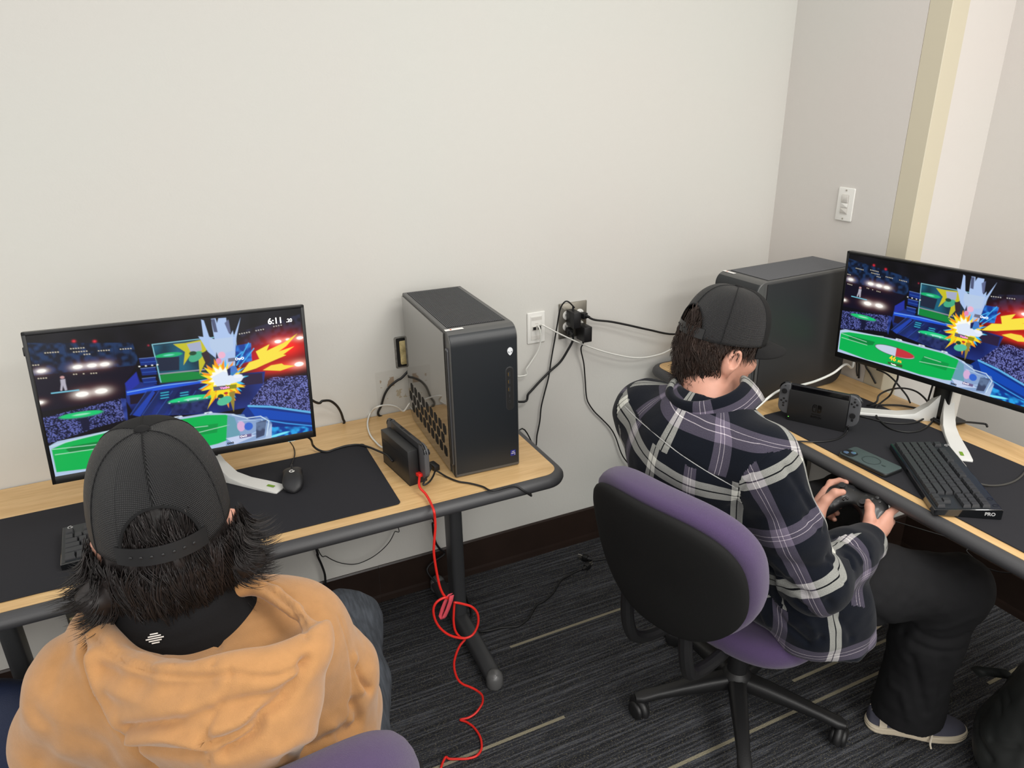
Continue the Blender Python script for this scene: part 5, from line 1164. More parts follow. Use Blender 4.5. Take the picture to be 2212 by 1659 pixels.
def segd(P, a, b): ab = b-a; t = np.clip((P-a) @ ab/(ab @ ab), 0, 1); return np.linalg.norm(P-a-t[:, None]*ab, axis=1)
def is_arm(P, s_, e_, w_, sg):
    d1 = unit(e_-s_); near = np.minimum(segd(P, s_, e_), segd(P, e_, w_)); tors = np.minimum(segd(P, pel, che), segd(P, pel+BR*.09, tl))
    return (near < .118) & (((P-s_) @ unit(d1*.55+BR*sg*.85) > -.012)) & (near < tors*.86)
aR, aL = is_arm(Fc, shR, elR, cufR, 1), is_arm(Fc, shL, elL, cufL, -1)
sm = hits(tr, [(1596, 1060), (1600, 1150), (1688, 968)]); nsm = unit(np.cross(sm[1]-sm[0], sm[2]-sm[0])); nsm = nsm if nsm @ (elR-sm[0]) > 0 else -nsm
aR = ((Fc-sm[0]) @ nsm > 0) & (np.minimum(segd(Fc, shR, elR), segd(Fc, elR, cufR)) < .125) & (np.minimum(segd(Fc, shR, elR), segd(Fc, elR, cufR)) < np.minimum(segd(Fc, pel, che), segd(Fc, pel+BR*.09, tl))*1.0)
yk = hits(tr, [(1352, 880), (1460, 975), (1594, 1055)]); vy = np.mean([(p-pel) @ spn for p in yk]); print('yoke v', vy)
Pc = V[F].reshape(-1, 3)
def phase(px, fn, frac):
    h_ = hits(tr, [px]); return (frac*PER-fn(np.array(h_)))[0]
PER = .29
def fitmap(ctl, yoke):
    """least squares quadratic correction so that the stripes run over the back the way the cloth does"""
    out = []
    for ax in (0, 1):
        A, b = [], []
        for px, py, val in ctl[ax]:
            h_ = hits(tr, [(px, py)])
            if not h_: continue
            r_ = uv_torso(np.array(h_), yoke)[0]; A.append([1, r_[0], r_[1], r_[0]*r_[1], r_[0]**2, r_[1]**2]); b.append(val)
        A, b = np.array(A), np.array(b); x0 = np.array([0, 1, 0, 0, 0, 0.]) if ax == 0 else np.array([0, 0, 1, 0, 0, 0.]); lam = np.diag([1e-5, 2e-4, 2e-4, 8e-3, 8e-3, 8e-3])
        out.append(x0+np.linalg.solve(A.T @ A+lam, A.T @ (b-A @ x0)))
    def f(P):
        r_ = uv_torso(P, yoke); M_ = np.stack([np.ones(len(r_)), r_[:, 0], r_[:, 1], r_[:, 0]*r_[:, 1], r_[:, 0]**2, r_[:, 1]**2], 1); return np.stack([M_ @ out[0], M_ @ out[1]], 1)
    return f
Lq, Pq = .0725, .2175
CT0 = ([(1588, 1140, Lq), (1580, 1190, Lq), (1494, 1000, Lq-.145), (1483, 1035, Lq-.145), (1481, 1089, Lq-.145), (1418, 959, Lq-.29), (1416, 995, Lq-.29), (1403, 1053, Lq-.29), (1369, 916, Lq-.435), (1363, 957, Lq-.435), (1352, 1026, Lq-.435), (1655, 1290, Lq+.10)],
       [(1356, 943, Lq), (1418, 993, Lq), (1479, 1044, Lq), (1573, 1093, Lq), (1344, 1027, Lq-.145), (1430, 1103, Lq-.145), (1493, 1141, Lq-.145), (1541, 1163, Lq-.145), (1700, 1390, Lq-.40), (1850, 1370, Lq-.40)])
CT1 = ([(1479, 878, Lq), (1457, 923, Lq), (1438, 957, Lq), (1575, 936, Pq), (1546, 963, Pq), (1524, 1006, Pq), (1427, 849, Lq-.145), (1401, 885, Lq-.145), (1389, 912, Lq-.145)],
       [(1434, 849, Pq), (1475, 874, Pq), (1528, 907, Pq), (1573, 934, Pq), (1645, 979, Pq), (1380, 905, Pq-.06), (1460, 968, Pq-.075), (1560, 1030, Pq-.085)])
PER = .29
T0, T1 = fitmap(CT0, False)(Pc), fitmap(CT1, True)(Pc)
sa, sb, sc_ = [np.array(p) for p in yk]; ny_ = unit(np.cross(sc_-sa, fwv)); ny_ = ny_ if ny_[2] > 0 else -ny_; mid_ = (sa+sc_)/2*.5+sb*.5
isy = np.repeat(((Fc-mid_) @ ny_) > 0, 4); UV = np.where(isy[:, None], T1, T0)
for m_, s_, e_, w_, ph in ((aR, shR, elR, cufR, .035), (aL, shL, elL, cufL, .06)):
    ofs = phase((1651, 1034), lambda p: uv_arm(p, shR, elR, cufR, .085, 0, 0)[:, 1], .25); ph = phase((1683, 1152), lambda p: uv_arm(p, shR, elR, cufR, .085, 0, 0)[:, 0], .75) if s_ is shR else ph
    A = uv_arm(Pc, s_, e_, w_, .085, ph, ofs); A4 = A.reshape(-1, 4, 2); big = (A4[:, :, 0].max(1)-A4[:, :, 0].min(1)) > .25; A4[big, :, 0] = np.where(A4[big, :, 0] < 0, A4[big, :, 0]+2*PI*.085, A4[big, :, 0])
    UV = np.where(np.repeat(m_, 4)[:, None], A4.reshape(-1, 2), UV)
ul = sh_.uv_layers.new(name='plaid'); ul.data.foreach_set('uv', UV.astype(np.float32).ravel())
sho = mkobj('shirt', sh_, m_plaid, p2, True, 180)
q = [np.array(p) for p in hits(bvh(V, F), [(1347, 872), (1352, 880), (1375, 903), (1400, 925), (1430, 950), (1460, 974), (1495, 998), (1530, 1020), (1565, 1040), (1594, 1056)])]
MB().tube([tuple(p-off) for p in q], .0012, 6, 3).build('yoke_piping', mat('pale_grey_yarn', rgb(160, 160, 158), .9), sho)
# collar: stand and fold swept round the neck
cv, cu, n1 = [], [], 44; cy_ = nek+V3(.000, -.006, .052); cup = unit(spn*.75+V3(0, 0, .6)-BF*.25); cl = unit(BR-cup*(BR @ cup)); cfw = np.cross(cup, cl); cfw = cfw if cfw @ BF > 0 else -cfw
secs = [(.072, -.040), (.073, .008), (.076, .027), (.081, .032), (.090, .025), (.100, -.002), (.108, -.026)]
for i in range(n1+1):
    a = -2.45+4.9*i/n1; e_ = abs(a)/2.45; dirv = -cfw*math.cos(a)*1.06+cl*math.sin(a)
    for j, (r_, z_) in enumerate(secs):
        pull = max(0, (e_-.72)/.28) if j >= 5 else 0; drp = -.035*max(0, e_-.35)**1.2
        p = cy_+dirv*(r_+.010*pull)+cup*(z_+drp-.028*pull**2*(j-4)/2); cv.append(p); cu.append((a*.085+.17, .10+sum(math.hypot(secs[q][0]-secs[q-1][0], secs[q][1]-secs[q-1][1]) for q in range(1, j+1))))
k_ = len(secs); cf = np.array([(i*k_+j, (i+1)*k_+j, (i+1)*k_+j+1, i*k_+j+1) for i in range(n1) for j in range(k_-1)])
cv = np.array(cv); cm = npmesh('collar', cv-off, cf); ul = cm.uv_layers.new(name='plaid'); ul.data.foreach_set('uv', np.array(cu, np.float32)[cf].ravel())
co = mkobj('collar', cm, m_plaid, sho, True, 180); md = co.modifiers.new('s', 'SUBSURF'); md.render_levels = md.levels = 1; md = co.modifiers.new('thick', 'SOLIDIFY'); md.thickness = .0025
# cap, hair
capo, dm = cap(p2, off, HC+HB[2]*.024, HB)
def hairdo(name, C, B, par, off, m_, nlock, per, az_rng, z_rng, length, shell, curl, rad, flare, seed, keep=None, spread=.055, inward=.5, freq=1.0):
    """locks of strands: every lock shares one wave and direction, its strands close up toward the tip"""
    f, l, u = B; r_ = random.Random(seed); R = []
    for i in range(nlock):
        az0 = r_.uniform(*az_rng)*r_.choice((-1, 1)); z0 = r_.uniform(*z_rng)
        if keep and not keep(abs(az0), z0): continue
        L0 = length(abs(az0), z0)*r_.uniform(.7, 1.2); ph, w_, am = r_.uniform(0, 6.3), r_.uniform(38, 70)*freq, curl*r_.uniform(.3, 1.5); fl0 = flare(abs(az0))*r_.uniform(.2, 1.6); dz = r_.gauss(0, .22); outw = r_.uniform(0, .006)
        for s_ in range(per):
            a_ = r_.gauss(0, spread); b_ = r_.gauss(0, .006); az, zz = az0+a_, z0+b_; d = f*math.cos(az)+l*math.sin(az); d0 = f*math.cos(az0)+l*math.sin(az0); sd = np.cross(u, d0)
            k0 = math.sqrt(max(.12, 1-((zz-.03)/.15)**2)); q = C+f*math.cos(az)*shell[0]*k0+l*math.sin(az)*shell[1]*k0+u*zz+d*outw
            n = 11; L = L0*r_.uniform(.85, 1.1); step = L/n; g = unit(-u+d*.12+sd*dz); P = [q-u*0]; jit = r_.gauss(0, .0008)
            for k2 in range(n):
                t = (k2+1)/n; g = unit(g+V3(0, 0, -.06)+d0*fl0*t*t*.9+u*fl0*t**3*.5); q = q+g*step; qq = q-C; hz = np.array([qq @ f/shell[0], qq @ l/shell[1]]); lim = math.sqrt(max(.12, 1-((qq @ u-.03)/.17)**2)); rr = np.hypot(*hz)
                if fl0 < .35: q = q+d*(lim-rr)*inward*shell[1]*(.5 if rr > lim else 1)
                elif rr < lim: q = q+d*(lim-rr)*.6*shell[1]
                wv = am*t; P.append(q+sd*(wv*math.sin(w_*step*k2+ph)-a_*shell[1]*.55*t)+d0*(wv*math.cos(w_*step*k2+ph)*.8+outw*.5)+d*jit)
            R.append((P, rad*r_.uniform(.6, 1.3)))
    return strands(name, R, m_, par, off)
v = Vol(HC-.16, HC+.16, .004); f, l, u = HB; Pp = lambda a, b, c: HC+f*a+l*b+u*c
v.ell(Pp(-.008, 0, .022), (.092, .080, .104), HB, k=.01); v.ell(Pp(-.034, 0, -.036), (.048, .058, .050), HB, k=.03)
v.cut(Pp(.030, 0, 0), unit(f*1.0-u*.45), k=.02); v.cut(Pp(0, 0, .105), u)
for s in (-1, 1): v.ell(Pp(.010, s*.092, -.030), (.046, .034, .050), HB, k=.012, sub=True)
V, F = v.mesh(2); N = vnormals(V, F); V = V+N*(.006*vnoise(V*V3(1, 1, .5), .02, 8)+.003*vnoise(V*V3(1, 1, .4), .008, 9))[:, None]
ho = solid('hair', V, F, m_hairb, p2, off)
kp = lambda a, z: a > 2.05 or z > .018
hairdo('hair_strands', HC, HB, ho, off, m_hairb, 420, 9, (1.25, PI), (-.075, .028), lambda a, z: (.044 if a > 1.95 else .022)+max(0, z)*.5, (.101, .086), .0080, .0011, lambda a: .16, 11, kp, freq=2.3)
hairdo('hair_strands', HC, HB, ho, off, m_hairb, 80, 8, (2.2, PI), (-.095, -.06), lambda a, z: .042, (.094, .082), .011, .0010, lambda a: .5, 12, freq=2.6)
hairdo('hair_strands', HC, HB, ho, off, m_hairb, 30, 8, (.95, 1.45), (.020, .03), lambda a, z: .030, (.101, .083), .007, .0010, lambda a: .25, 13)
hairdo('hair_strands', HC, HB, ho, off, m_hairb, 30, 8, (2.62, PI), (.03, .085), lambda a, z: .06, (.103, .086), .003, .0010, lambda a: .05, 14)
# shoes
m_canvas = mat('grey_canvas', rgb(78, 78, 90), .9, bump=.5, bscale=900, spec=.2); m_sole = mat('cream_rubber', rgb(206, 194, 172), .55, bump=.05, bscale=100); m_lace = mat('cream_lace', rgb(214, 204, 186), .8)
def shoe(toe_out, heel, mirror, name='shoe'):
    fd = unit(toe_out); Mx = T(*(heel-off)) @ Rz(math.atan2(fd[1], fd[0])) @ Matrix.Diagonal((1, mirror, 1, 1)); L = .272
    def out(t, g=0):
        """half widths left/right of the sole at station t"""
        w_ = .036+.014*math.sin(PI*min(1, max(0, (t-.25)/.75)))-.004*math.exp(-((t-.42)/.12)**2)
        e_ = math.sqrt(max(0, 1-((t-.13)/.13)**2)) if t < .13 else math.sqrt(max(0, 1-((t-.80)/.20)**2))**.85 if t > .80 else 1
        return (w_+g)*e_
    ts = [0, .004, .015, .035, .07, .13]+list(np.linspace(.2, .78, 12))+[.84, .9, .95, .98, .995, 1]
    ol = [(t*L, out(t)+.002) for t in ts]+[(t*L, -out(t)*.94) for t in ts[::-1]]
    s_ = MB().prism(ol, .002, .024, r=.003, M=Mx); so = s_.build('shoe', m_sole, p2); 
    for z in (.0085, .0175): MB().tube([(x, y*1.012, z) for x, y in ol]+[ol[0]+(z,)], .0011, 5, 1, M=Mx).build('sole_line', m_sole, so)
    secs = []; n = 22
    for t in (.012, .03, .07, .14, .22, .30, .38, .46, .55, .64, .72, .80, .87, .93, .965, .985):
        w_ = max(.004, out(t)-.003); h = .066 if t < .05 else .070-.012*math.sin(PI*min(1, (t-.05)/.3))*0-.0
        h = np.interp(t, [0, .05, .2, .32, .45, .6, .75, .87, .95, 1], [.062, .070, .062, .060, .074, .064, .050, .040, .034, .026])
        open_ = t < .40
        sec = []
        for q in range(n):
            a = -.12*PI+1.24*PI*q/(n-1); c_, s2 = superpt(a, .75 if t > .4 else .62); sec.append((t*L, w_*c_*(1-.16*max(0, s2)), .018+(h-.018)*max(0, s2) if s2 > 0 else .018+s2*.006))
        secs.append(sec)
    vs = [p for s3 in secs for p in s3]; fs = [(i*n+j, i*n+j+1, (i+1)*n+j+1, (i+1)*n+j) for i in range(len(secs)-1) for j in range(n-1)]+[tuple(range(n)), tuple(range(len(vs)-n, len(vs)))]
    up = MB().add(vs, fs, Mx).build('shoe_upper', m_canvas, so, angle=60, sub=1)
    # heel strip, toe cap, trim line, laces
    def sidept(t, s2, sd=1, g=.0015):
        w_ = max(.004, out(t)-.003); h = np.interp(t, [0, .05, .2, .32, .45, .6, .75, .87, .95, 1], [.062, .070, .062, .060, .074, .064, .050, .040, .034, .026])
        return (t*L, sd*(w_*math.sqrt(max(0, 1-s2**2.2))*(1-.16*s2)+g), .018+(h-.018)*s2+g*.4)
    for sd in (1, -1):
        q = MB(); N_ = 8; vv = [sidept(t, s2, sd, .0022) for t in np.linspace(.10, .175, 4) for s2 in np.linspace(0, .93, N_)]
        q.add(vv, [(i*N_+j, i*N_+j+1, (i+1)*N_+j+1, (i+1)*N_+j) for i in range(3) for j in range(N_-1)], Mx).build('side_strip', m_sole, up)
        MB().tube([sidept(t, .93, sd, .002) for t in np.linspace(.03, .38, 12)], .0016, 6, 2, M=Mx).build('collar_trim', m_sole, up)
    MB().tube([(L*.62, .012, .064), (L*.60, .03, .058), (L*.585, .052, .036), (L*.57, .062, .012), (L*.565, .075, .006)], .0026, 6, M=Mx).tube([(L*.62, .012, .064), (L*.66, .022, .060), (L*.69, .018, .058), (L*.655, .006, .062)], .003, 6, M=Mx).build('lace', m_lace, up)
    for t in (.50, .56, .62): MB().tube([sidept(t, .75, -1, .002), (t*L, -.008, np.interp(t, [.45, .75], [.077, .053])), (t*L, .008, np.interp(t, [.45, .75], [.077, .053])), sidept(t, .75, 1, .002)], .0024, 6, M=Mx).build('lace', m_lace, up)
    # heart shaped emblem with two eyes, laid on the outer side
    def sp(t, z): return sidept(t, z, 1, .0030)
    def blob(pts, m_, nm, par, g=0):
        vv = [np.array(sp(.46+x*.15, .42+y*.40))+V3(0, g, 0) for x, y in pts]; c_ = sum(vv)/len(vv); q = MB(); q.add([tuple(c_)]+[tuple(p) for p in vv], [(0, i+1, (i+1) % len(vv)+1) for i in range(len(vv))], Mx); return q.build(nm, m_, par)
    he = [(.5*(16*math.sin(a)**3)/16, .5*(13*math.cos(a)-5*math.cos(2*a)-2*math.cos(3*a)-math.cos(4*a))/14) for a in np.linspace(0, 2*PI, 36)[:-1]]
    hb = blob(he, m_black, 'emblem', up)
    for sx in (-1, 1):
        ey = blob([(sx*.2+.12*math.cos(a), .02+.10*math.sin(a)+sx*.02) for a in np.linspace(0, 2*PI, 14)[:-1]], m_paper, 'emblem_eye', up, .0006); blob([(sx*.2+.02+.05*math.cos(a), .03+.07*math.sin(a)) for a in np.linspace(0, 2*PI, 10)[:-1]], m_black, 'emblem_eye', up, .0012)
    return so
shoe(fdR, anR-fdR*.085-V3(0, 0, .10), -1); shoe(fdL, anL-fdL*.065-V3(0, 0, .10), 1)
# ---------------------------------------------------------------- the man in the tan hoodie (left)
off1 = V3(-.22, -1.18, 0)
B1 = hframe((0.0, 1.0), -.04); C1 = np.array(at(350, 1112, d=1.0))-B1[2]*.03
pe, wa, ch, nk = V3(-.215, -1.21, .56), V3(-.24, -1.235, .74), V3(-.275, -1.235, .93), V3(-.293, -1.222, 1.055)
sL, sR = V3(-.428, -1.215, .962), V3(-.150, -1.245, .962)
eL, eR = V3(-.478, -1.12, .755), V3(-.100, -1.165, .745)
cc1 = V3(-.245, -.93, .675); n1_ = unit(V3(0, -.42, .91)); f1_ = unit(V3(.03, 1, 0)-n1_*(n1_ @ V3(.03, 1, 0))); x1_ = np.cross(f1_, n1_); FR1 = (cc1, x1_, f1_, n1_)
hR1, hL1, kR1, kL1, aR1, aL1 = V3(-.105, -1.14, .54), V3(-.31, -1.16, .54), V3(-.002, -.755, .55), V3(-.46, -.745, .55), V3(.0, -.72, .10), V3(-.47, -.69, .10)
LX, LY = V3(1, 0, 0), V3(0, 1, 0)
v = Vol((-.70, -1.45, 0), (.16, -.42, 1.36), .0045)
v.chain([pe, wa, ch-V3(0, 0, .02)], [.125, .115, .11], k=.06, sq=(LX, 1.25)); v.chain([sL-V3(0, 0, .02), nk-V3(0, 0, .07), sR-V3(0, 0, .02)], [.038, .046, .038], k=.05)
head(v, C1, B1, nk)
w1R, _, _ = hand(v, FR1, 1); w1L, _, _ = hand(v, FR1, -1)
v.chain([sR, eR, w1R], [.05, .043, .025], k=.03); v.chain([sL, eL, w1L], [.05, .043, .025], k=.03)
v.chain([hR1, kR1, aR1], [.082, .058, .038], k=.03); v.chain([hL1, kL1, aL1], [.082, .058, .038], k=.03)
for an in (aR1, aL1): v.chain([an, an+LY*.02-V3(0, 0, .055), an+LY*.13-V3(0, 0, .072)], [.034, .028, .020], k=.02)
V, F = v.mesh(2)
p1 = solid('person', V, F, m_skin, None, off1); p1.location = off1
tag(p1, 'person with dark shaggy hair, black cap and tan hoodie seen from behind, left desk', 'person')
eyes(C1, B1, p1, off1)
controller('black game controller held out of sight in front of the tan hoodie', FR1)
# dark grey jeans
m_denim = mat('dark_grey_denim', rgb(66, 70, 76), .85, bump=.6, bscale=700, var=.35, vscale=26, spec=.2, aniso=(6, 1, 1))
v = Vol((-.68, -1.42, .03), (.18, -.5, .75), .006); v.chain([wa-V3(0, 0, .05), pe], [.12, .15], k=.05, sq=(LX, 1.25))
for a_, b_, c_ in ((hR1, kR1, aR1), (hL1, kL1, aL1)): v.chain([a_, (a_+b_)/2, b_, (b_+c_)/2, c_-V3(0, 0, .03)], [.105, .092, .078, .074, .075], k=.045)
v.cut(V3(0, 0, .055), V3(0, 0, -1)); V, F = v.mesh(2); N = vnormals(V, F); tr = bvh(V, F)
V = V+N*(.004*vnoise(V, .05, 13)+.002*vnoise(V, .02, 14))[:, None]
for px, w_, d_ in (([(735, 1300), (770, 1330), (810, 1345)], .009, .005), ([(770, 1370), (795, 1400), (815, 1440)], .009, .005), ([(790, 1460), (805, 1510)], .008, .004)): V = fold(V, N, hits(tr, px), w_, d_)
je = solid('jeans', V, F, m_denim, p1, off1)
q = hits(tr, [(806, 1548), (808, 1562), (806, 1578), (803, 1590), (800, 1600)])
if len(q) > 2: MB().tube([p-off1+unit(CAM-p)*.004 for p in q], .0016, 6).build('yellow_stitching', mat('yellow_thread', rgb(196, 170, 60), .6), je)
# black tee at the neck
m_tee = mat('black_jersey', rgb(20, 20, 22), .85, bump=.3, bscale=1400, spec=.2)
v = Vol((-.50, -1.42, .86), (-.08, -1.05, 1.16), .004); v.chain([sL*.6+nk*.4-V3(0, 0, .015), nk-V3(0, 0, .008), sR*.6+nk*.4-V3(0, 0, .015)], [.066, .073, .066], k=.03); v.cone(nk-V3(0, 0, .06), nk+V3(0, 0, .012), .100, .072, k=.03); v.cone(nk+V3(0, .004, .024), nk+V3(0, .01, .10), .058, .09, k=.006, sub=True)
V, F = v.mesh(2); tr = bvh(V, F); te = solid('tee_shirt', V, F, m_tee, p1, off1)
q = hits(tr, [(326, 1366), (346, 1364), (343, 1384), (322, 1386)])
# ------------------------------------------------------------ hoodie
v = Vol((-.68, -1.56, .50), (.12, -.80, 1.17), .0046)
v.chain([pe+V3(0, 0, .02), wa, ch], [.145, .145, .145], k=.06, sq=(LX, 1.22)); v.chain([sL, ch+V3(0, 0, .045), sR], [.072, .085, .072], k=.05)
v.cone(ch+V3(0, -.02, .04), nk-V3(0, 0, .03), .105, .075, k=.05)
cR, cL = w1R-unit(w1R-eR)*.02, w1L-unit(w1L-eL)*.02
v.chain([sR, sR*.5+eR*.5+V3(.02, -.015, 0), eR+V3(.0, -.01, -.01)], [.073, .073, .068], k=.035); v.chain([eR+V3(.0, -.01, -.01), cR], [.072, .044], k=.03)
v.chain([sL, sL*.5+eL*.5+V3(-.02, -.01, 0), eL], [.075, .076, .070], k=.035); v.chain([eL, cL], [.074, .044], k=.03)
for w_, e_ in ((cR, eR), (cL, eL)): d_ = unit(w_-e_); v.cut(w_+d_*.02, d_, lo=w_-.06, hi=w_+.09)
# hood lying on the shoulders: outer bag, rolled rim, hollow
rimpx = [(236, 1300, 1.065), (196, 1335, 1.070), (204, 1372, 1.075), (245, 1402, 1.075), (305, 1424, 1.078), (370, 1438, 1.082), (440, 1440, 1.085), (505, 1434, 1.088), (570, 1426, 1.085), (625, 1410, 1.080), (664, 1380, 1.078), (668, 1345, 1.080), (636, 1310, 1.082), (590, 1275, 1.085), (545, 1256, 1.088), (505, 1268, 1.085)]
RIM = [np.array(at(x, y, z=z)) for x, y, z in rimpx]
hc = sum(RIM)/len(RIM)
for a_, b_ in zip(RIM, RIM[1:]): v.cone(a_-V3(0, 0, .012), b_-V3(0, 0, .012), .017, .017, k=.022)
bagb = V3(-.255, -1.365, .92)
for i, p in enumerate(RIM):
    q1 = p*.55+bagb*.45+V3(0, -.022, -.01); v.chain([p-V3(0, 0, .022), q1, bagb+(p-hc)*.18], [.020, .036, .045], k=.035)
v.cone(bagb+V3(.02, -.01, .06), V3(-.235, -1.385, .845), .058, .030, k=.05)
# hollow inside the hood
hcx = hc+V3(.03, -.015, 0); v.ell(V3(-.225, -1.305, 1.108), (.148, .096, .078), np.array([unit(V3(1, -.12, 0)), unit(V3(.12, 1, -.1)), unit(V3(0, .1, 1))]), k=.012, sub=True)
v.cone(nk+V3(0, 0, .005), nk+V3(0, .02, .12), .082, .10, k=.012, sub=True)
v.chain([nk+V3(.085, -.030, -.078), sR+V3(-.01, 0, .0)], [.068, .070], k=.03); v.chain([nk+V3(.05, -.085, -.09), nk+V3(.10, -.06, -.08)], [.066, .066], k=.03); v.chain([nk+V3(-.085, -.01, -.060), sL], [.066, .070], k=.03)
for a_, b_ in zip(RIM, RIM[1:]): v.cone(a_-V3(0, 0, .008), b_-V3(0, 0, .008), .0115, .0115, k=.006)
V, F = v.mesh(2); N = vnormals(V, F); tr = bvh(V, F)
V = V+N*(.0040*vnoise(V, .075, 21)+.0014*vnoise(V, .028, 22))[:, None]
for px, w_, d_ in (
    ([(498, 1446), (496, 1480), (480, 1515), (468, 1535), (450, 1575), (437, 1606)], .0030, .0030), ([(437, 1606), (450, 1612), (452, 1635), (449, 1657)], .003, .003),
    ([(200, 1368), (228, 1398), (285, 1436), (350, 1456), (430, 1462), (500, 1456), (570, 1464), (620, 1455), (655, 1432)], .0040, .0038),
    ([(170, 1400), (182, 1450), (205, 1500), (238, 1555), (262, 1588), (300, 1630), (330, 1658)], .008, .011), ([(196, 1420), (225, 1500), (262, 1560)], .010, -.006),
    ([(664, 1428), (640, 1478), (600, 1520), (566, 1542), (552, 1585), (520, 1612), (484, 1632)], .008, .012),
    ([(215, 1450), (290, 1475), (370, 1490), (450, 1482)], .012, .006), ([(230, 1475), (300, 1505), (400, 1520), (455, 1505)], .014, -.005), ([(272, 1568), (340, 1560), (405, 1548), (455, 1532)], .0055, .0065), ([(262, 1545), (330, 1540), (400, 1530)], .012, -.005),
    ([(290, 1592), (350, 1588), (400, 1598), (435, 1605)], .009, -.009), ([(285, 1608), (330, 1625), (380, 1635), (425, 1630)], .008, .008), ([(440, 1604), (480, 1600), (530, 1575), (560, 1545)], .0055, .0075), ([(470, 1575), (520, 1560), (560, 1535)], .010, -.006), ([(480, 1520), (530, 1512), (590, 1500), (625, 1480)], .007, .005),
    ([(350, 1418), (355, 1400), (352, 1378)], .0028, .002), ([(462, 1432), (472, 1395), (485, 1340), (498, 1290)], .0035, .004), ([(600, 1285), (640, 1320), (655, 1350), (662, 1375)], .004, .003), ([(570, 1262), (610, 1300), (635, 1340)], .006, .004),
    ([(735, 1330), (752, 1380), (762, 1440), (764, 1500), (756, 1545), (742, 1575)], .0032, .0030), ([(742, 1330), (758, 1380), (768, 1440), (770, 1500), (762, 1548)], .003, .0015),
    ([(775, 1440), (785, 1470), (800, 1490)], .006, .009), ([(768, 1420), (775, 1455), (782, 1490)], .008, -.005), ([(765, 1520), (775, 1560), (740, 1590)], .008, .008), ([(620, 1640), (660, 1615), (715, 1590), (750, 1575)], .007, .006), ([(600, 1620), (660, 1590), (720, 1572)], .012, -.005),
    ([(165, 1380), (130, 1420), (110, 1480)], .014, .003), ([(66, 1540), (100, 1590), (80, 1650)], .016, .004), ([(160, 1600), (220, 1620), (240, 1655)], .02, .004)):
    V = fold(V, N, hits(tr, px), w_, d_*1.45)
ho1 = solid('hoodie', V, F, m_tan, p1, off1)
# white mark printed on the tee below the nape
tb = bvh(np.array([tuple(x.co) for x in te.data.vertices])+off1, np.array([tuple(p.vertices) for p in te.data.polygons]))
Q = hits(tb, [(312, 1372), (352, 1364), (356, 1388), (318, 1396)])
if len(Q) == 4:
    mb = MB()
    for i in range(5):
        g = i/5; h_ = g+.11; a_, b_, c_, d_ = Q[0]*(1-g)+Q[3]*g, Q[1]*(1-g)+Q[2]*g, Q[1]*(1-h_)+Q[2]*h_, Q[0]*(1-h_)+Q[3]*h_
        up_ = unit(CAM-Q[0])*.0022; sh_ = (1-abs(i-2)*.28)/2; m0, m1 = (a_+b_)/2, (c_+d_)/2; mb.add([tuple(p-off1+up_) for p in (m0+(a_-m0)*2*sh_, m0+(b_-m0)*2*sh_, m1+(c_-m1)*2*sh_, m1+(d_-m1)*2*sh_)], [(0, 1, 2, 3)])
    mb.build('printed_mark', m_paper, te, smooth=False)
# cap and hair
cap(p1, off1, C1+B1[2]*.030, B1, r=(.104, .0865), Hc=.130)
f, l, u = B1; Pp = lambda a, b, c: C1+f*a+l*b+u*c
v = Vol(C1-.18, C1+.17, .0042)
v.ell(Pp(-.010, 0, .020), (.091, .080, .106), B1, k=.01); v.ell(Pp(-.026, 0, -.045), (.054, .068, .054), B1, k=.03); v.cone(Pp(-.028, .0, -.07), Pp(-.034, 0, -.090), .036, .028, k=.03)
for s in (-1, 1): v.chain([Pp(-.03, s*.060, -.03), Pp(-.035, s*.090, -.05), Pp(-.045, s*.108, -.048)], [.030, .022, .008], k=.025)
v.cut(Pp(.030, 0, 0), unit(f*1.0-u*.35), k=.02); v.cut(Pp(0, 0, .105), u)
V, F = v.mesh(2); N = vnormals(V, F); V = V+N*(.004*vnoise(V*V3(1, 1, .4), .018, 31)+.003*vnoise(V*V3(1.4, 1.4, .4), .008, 32))[:, None]
hr = solid('hair', V, F, m_hairk, p1, off1)
hairdo('hair_strands', C1, B1, hr, off1, m_hairk, 520, 10, (1.6, PI), (-.075, .016), lambda a, z: .050+.45*max(0, z+.03), (.099, .089), .007, .0012, lambda a: .10, 41, None, .05, .42)
hairdo('hair_strands', C1, B1, hr, off1, m_hairk, 170, 10, (2.1, PI), (-.10, -.055), lambda a, z: .048, (.094, .084), .010, .0012, lambda a: .22, 42, None, .05)
hairdo('hair_strands', C1, B1, hr, off1, m_hairk, 120, 9, (1.5, 2.1), (-.050, .012), lambda a, z: .075, (.101, .094), .009, .0011, lambda a: 1.2, 43)
hairdo('hair_strands', C1, B1, hr, off1, m_hairk, 60, 9, (2.60, PI), (.04, .095), lambda a, z: .045, (.098, .082), .003, .0011, lambda a: .02, 44)
# sneakers, out of sight under the desk
for an, mr in ((aR1, -1), (aL1, 1)):
    off_, p2_ = off, p2; off, p2 = off1, p1; shoe(LY, an-LY*.07-V3(0, 0, .10), mr); off, p2 = off_, p2_
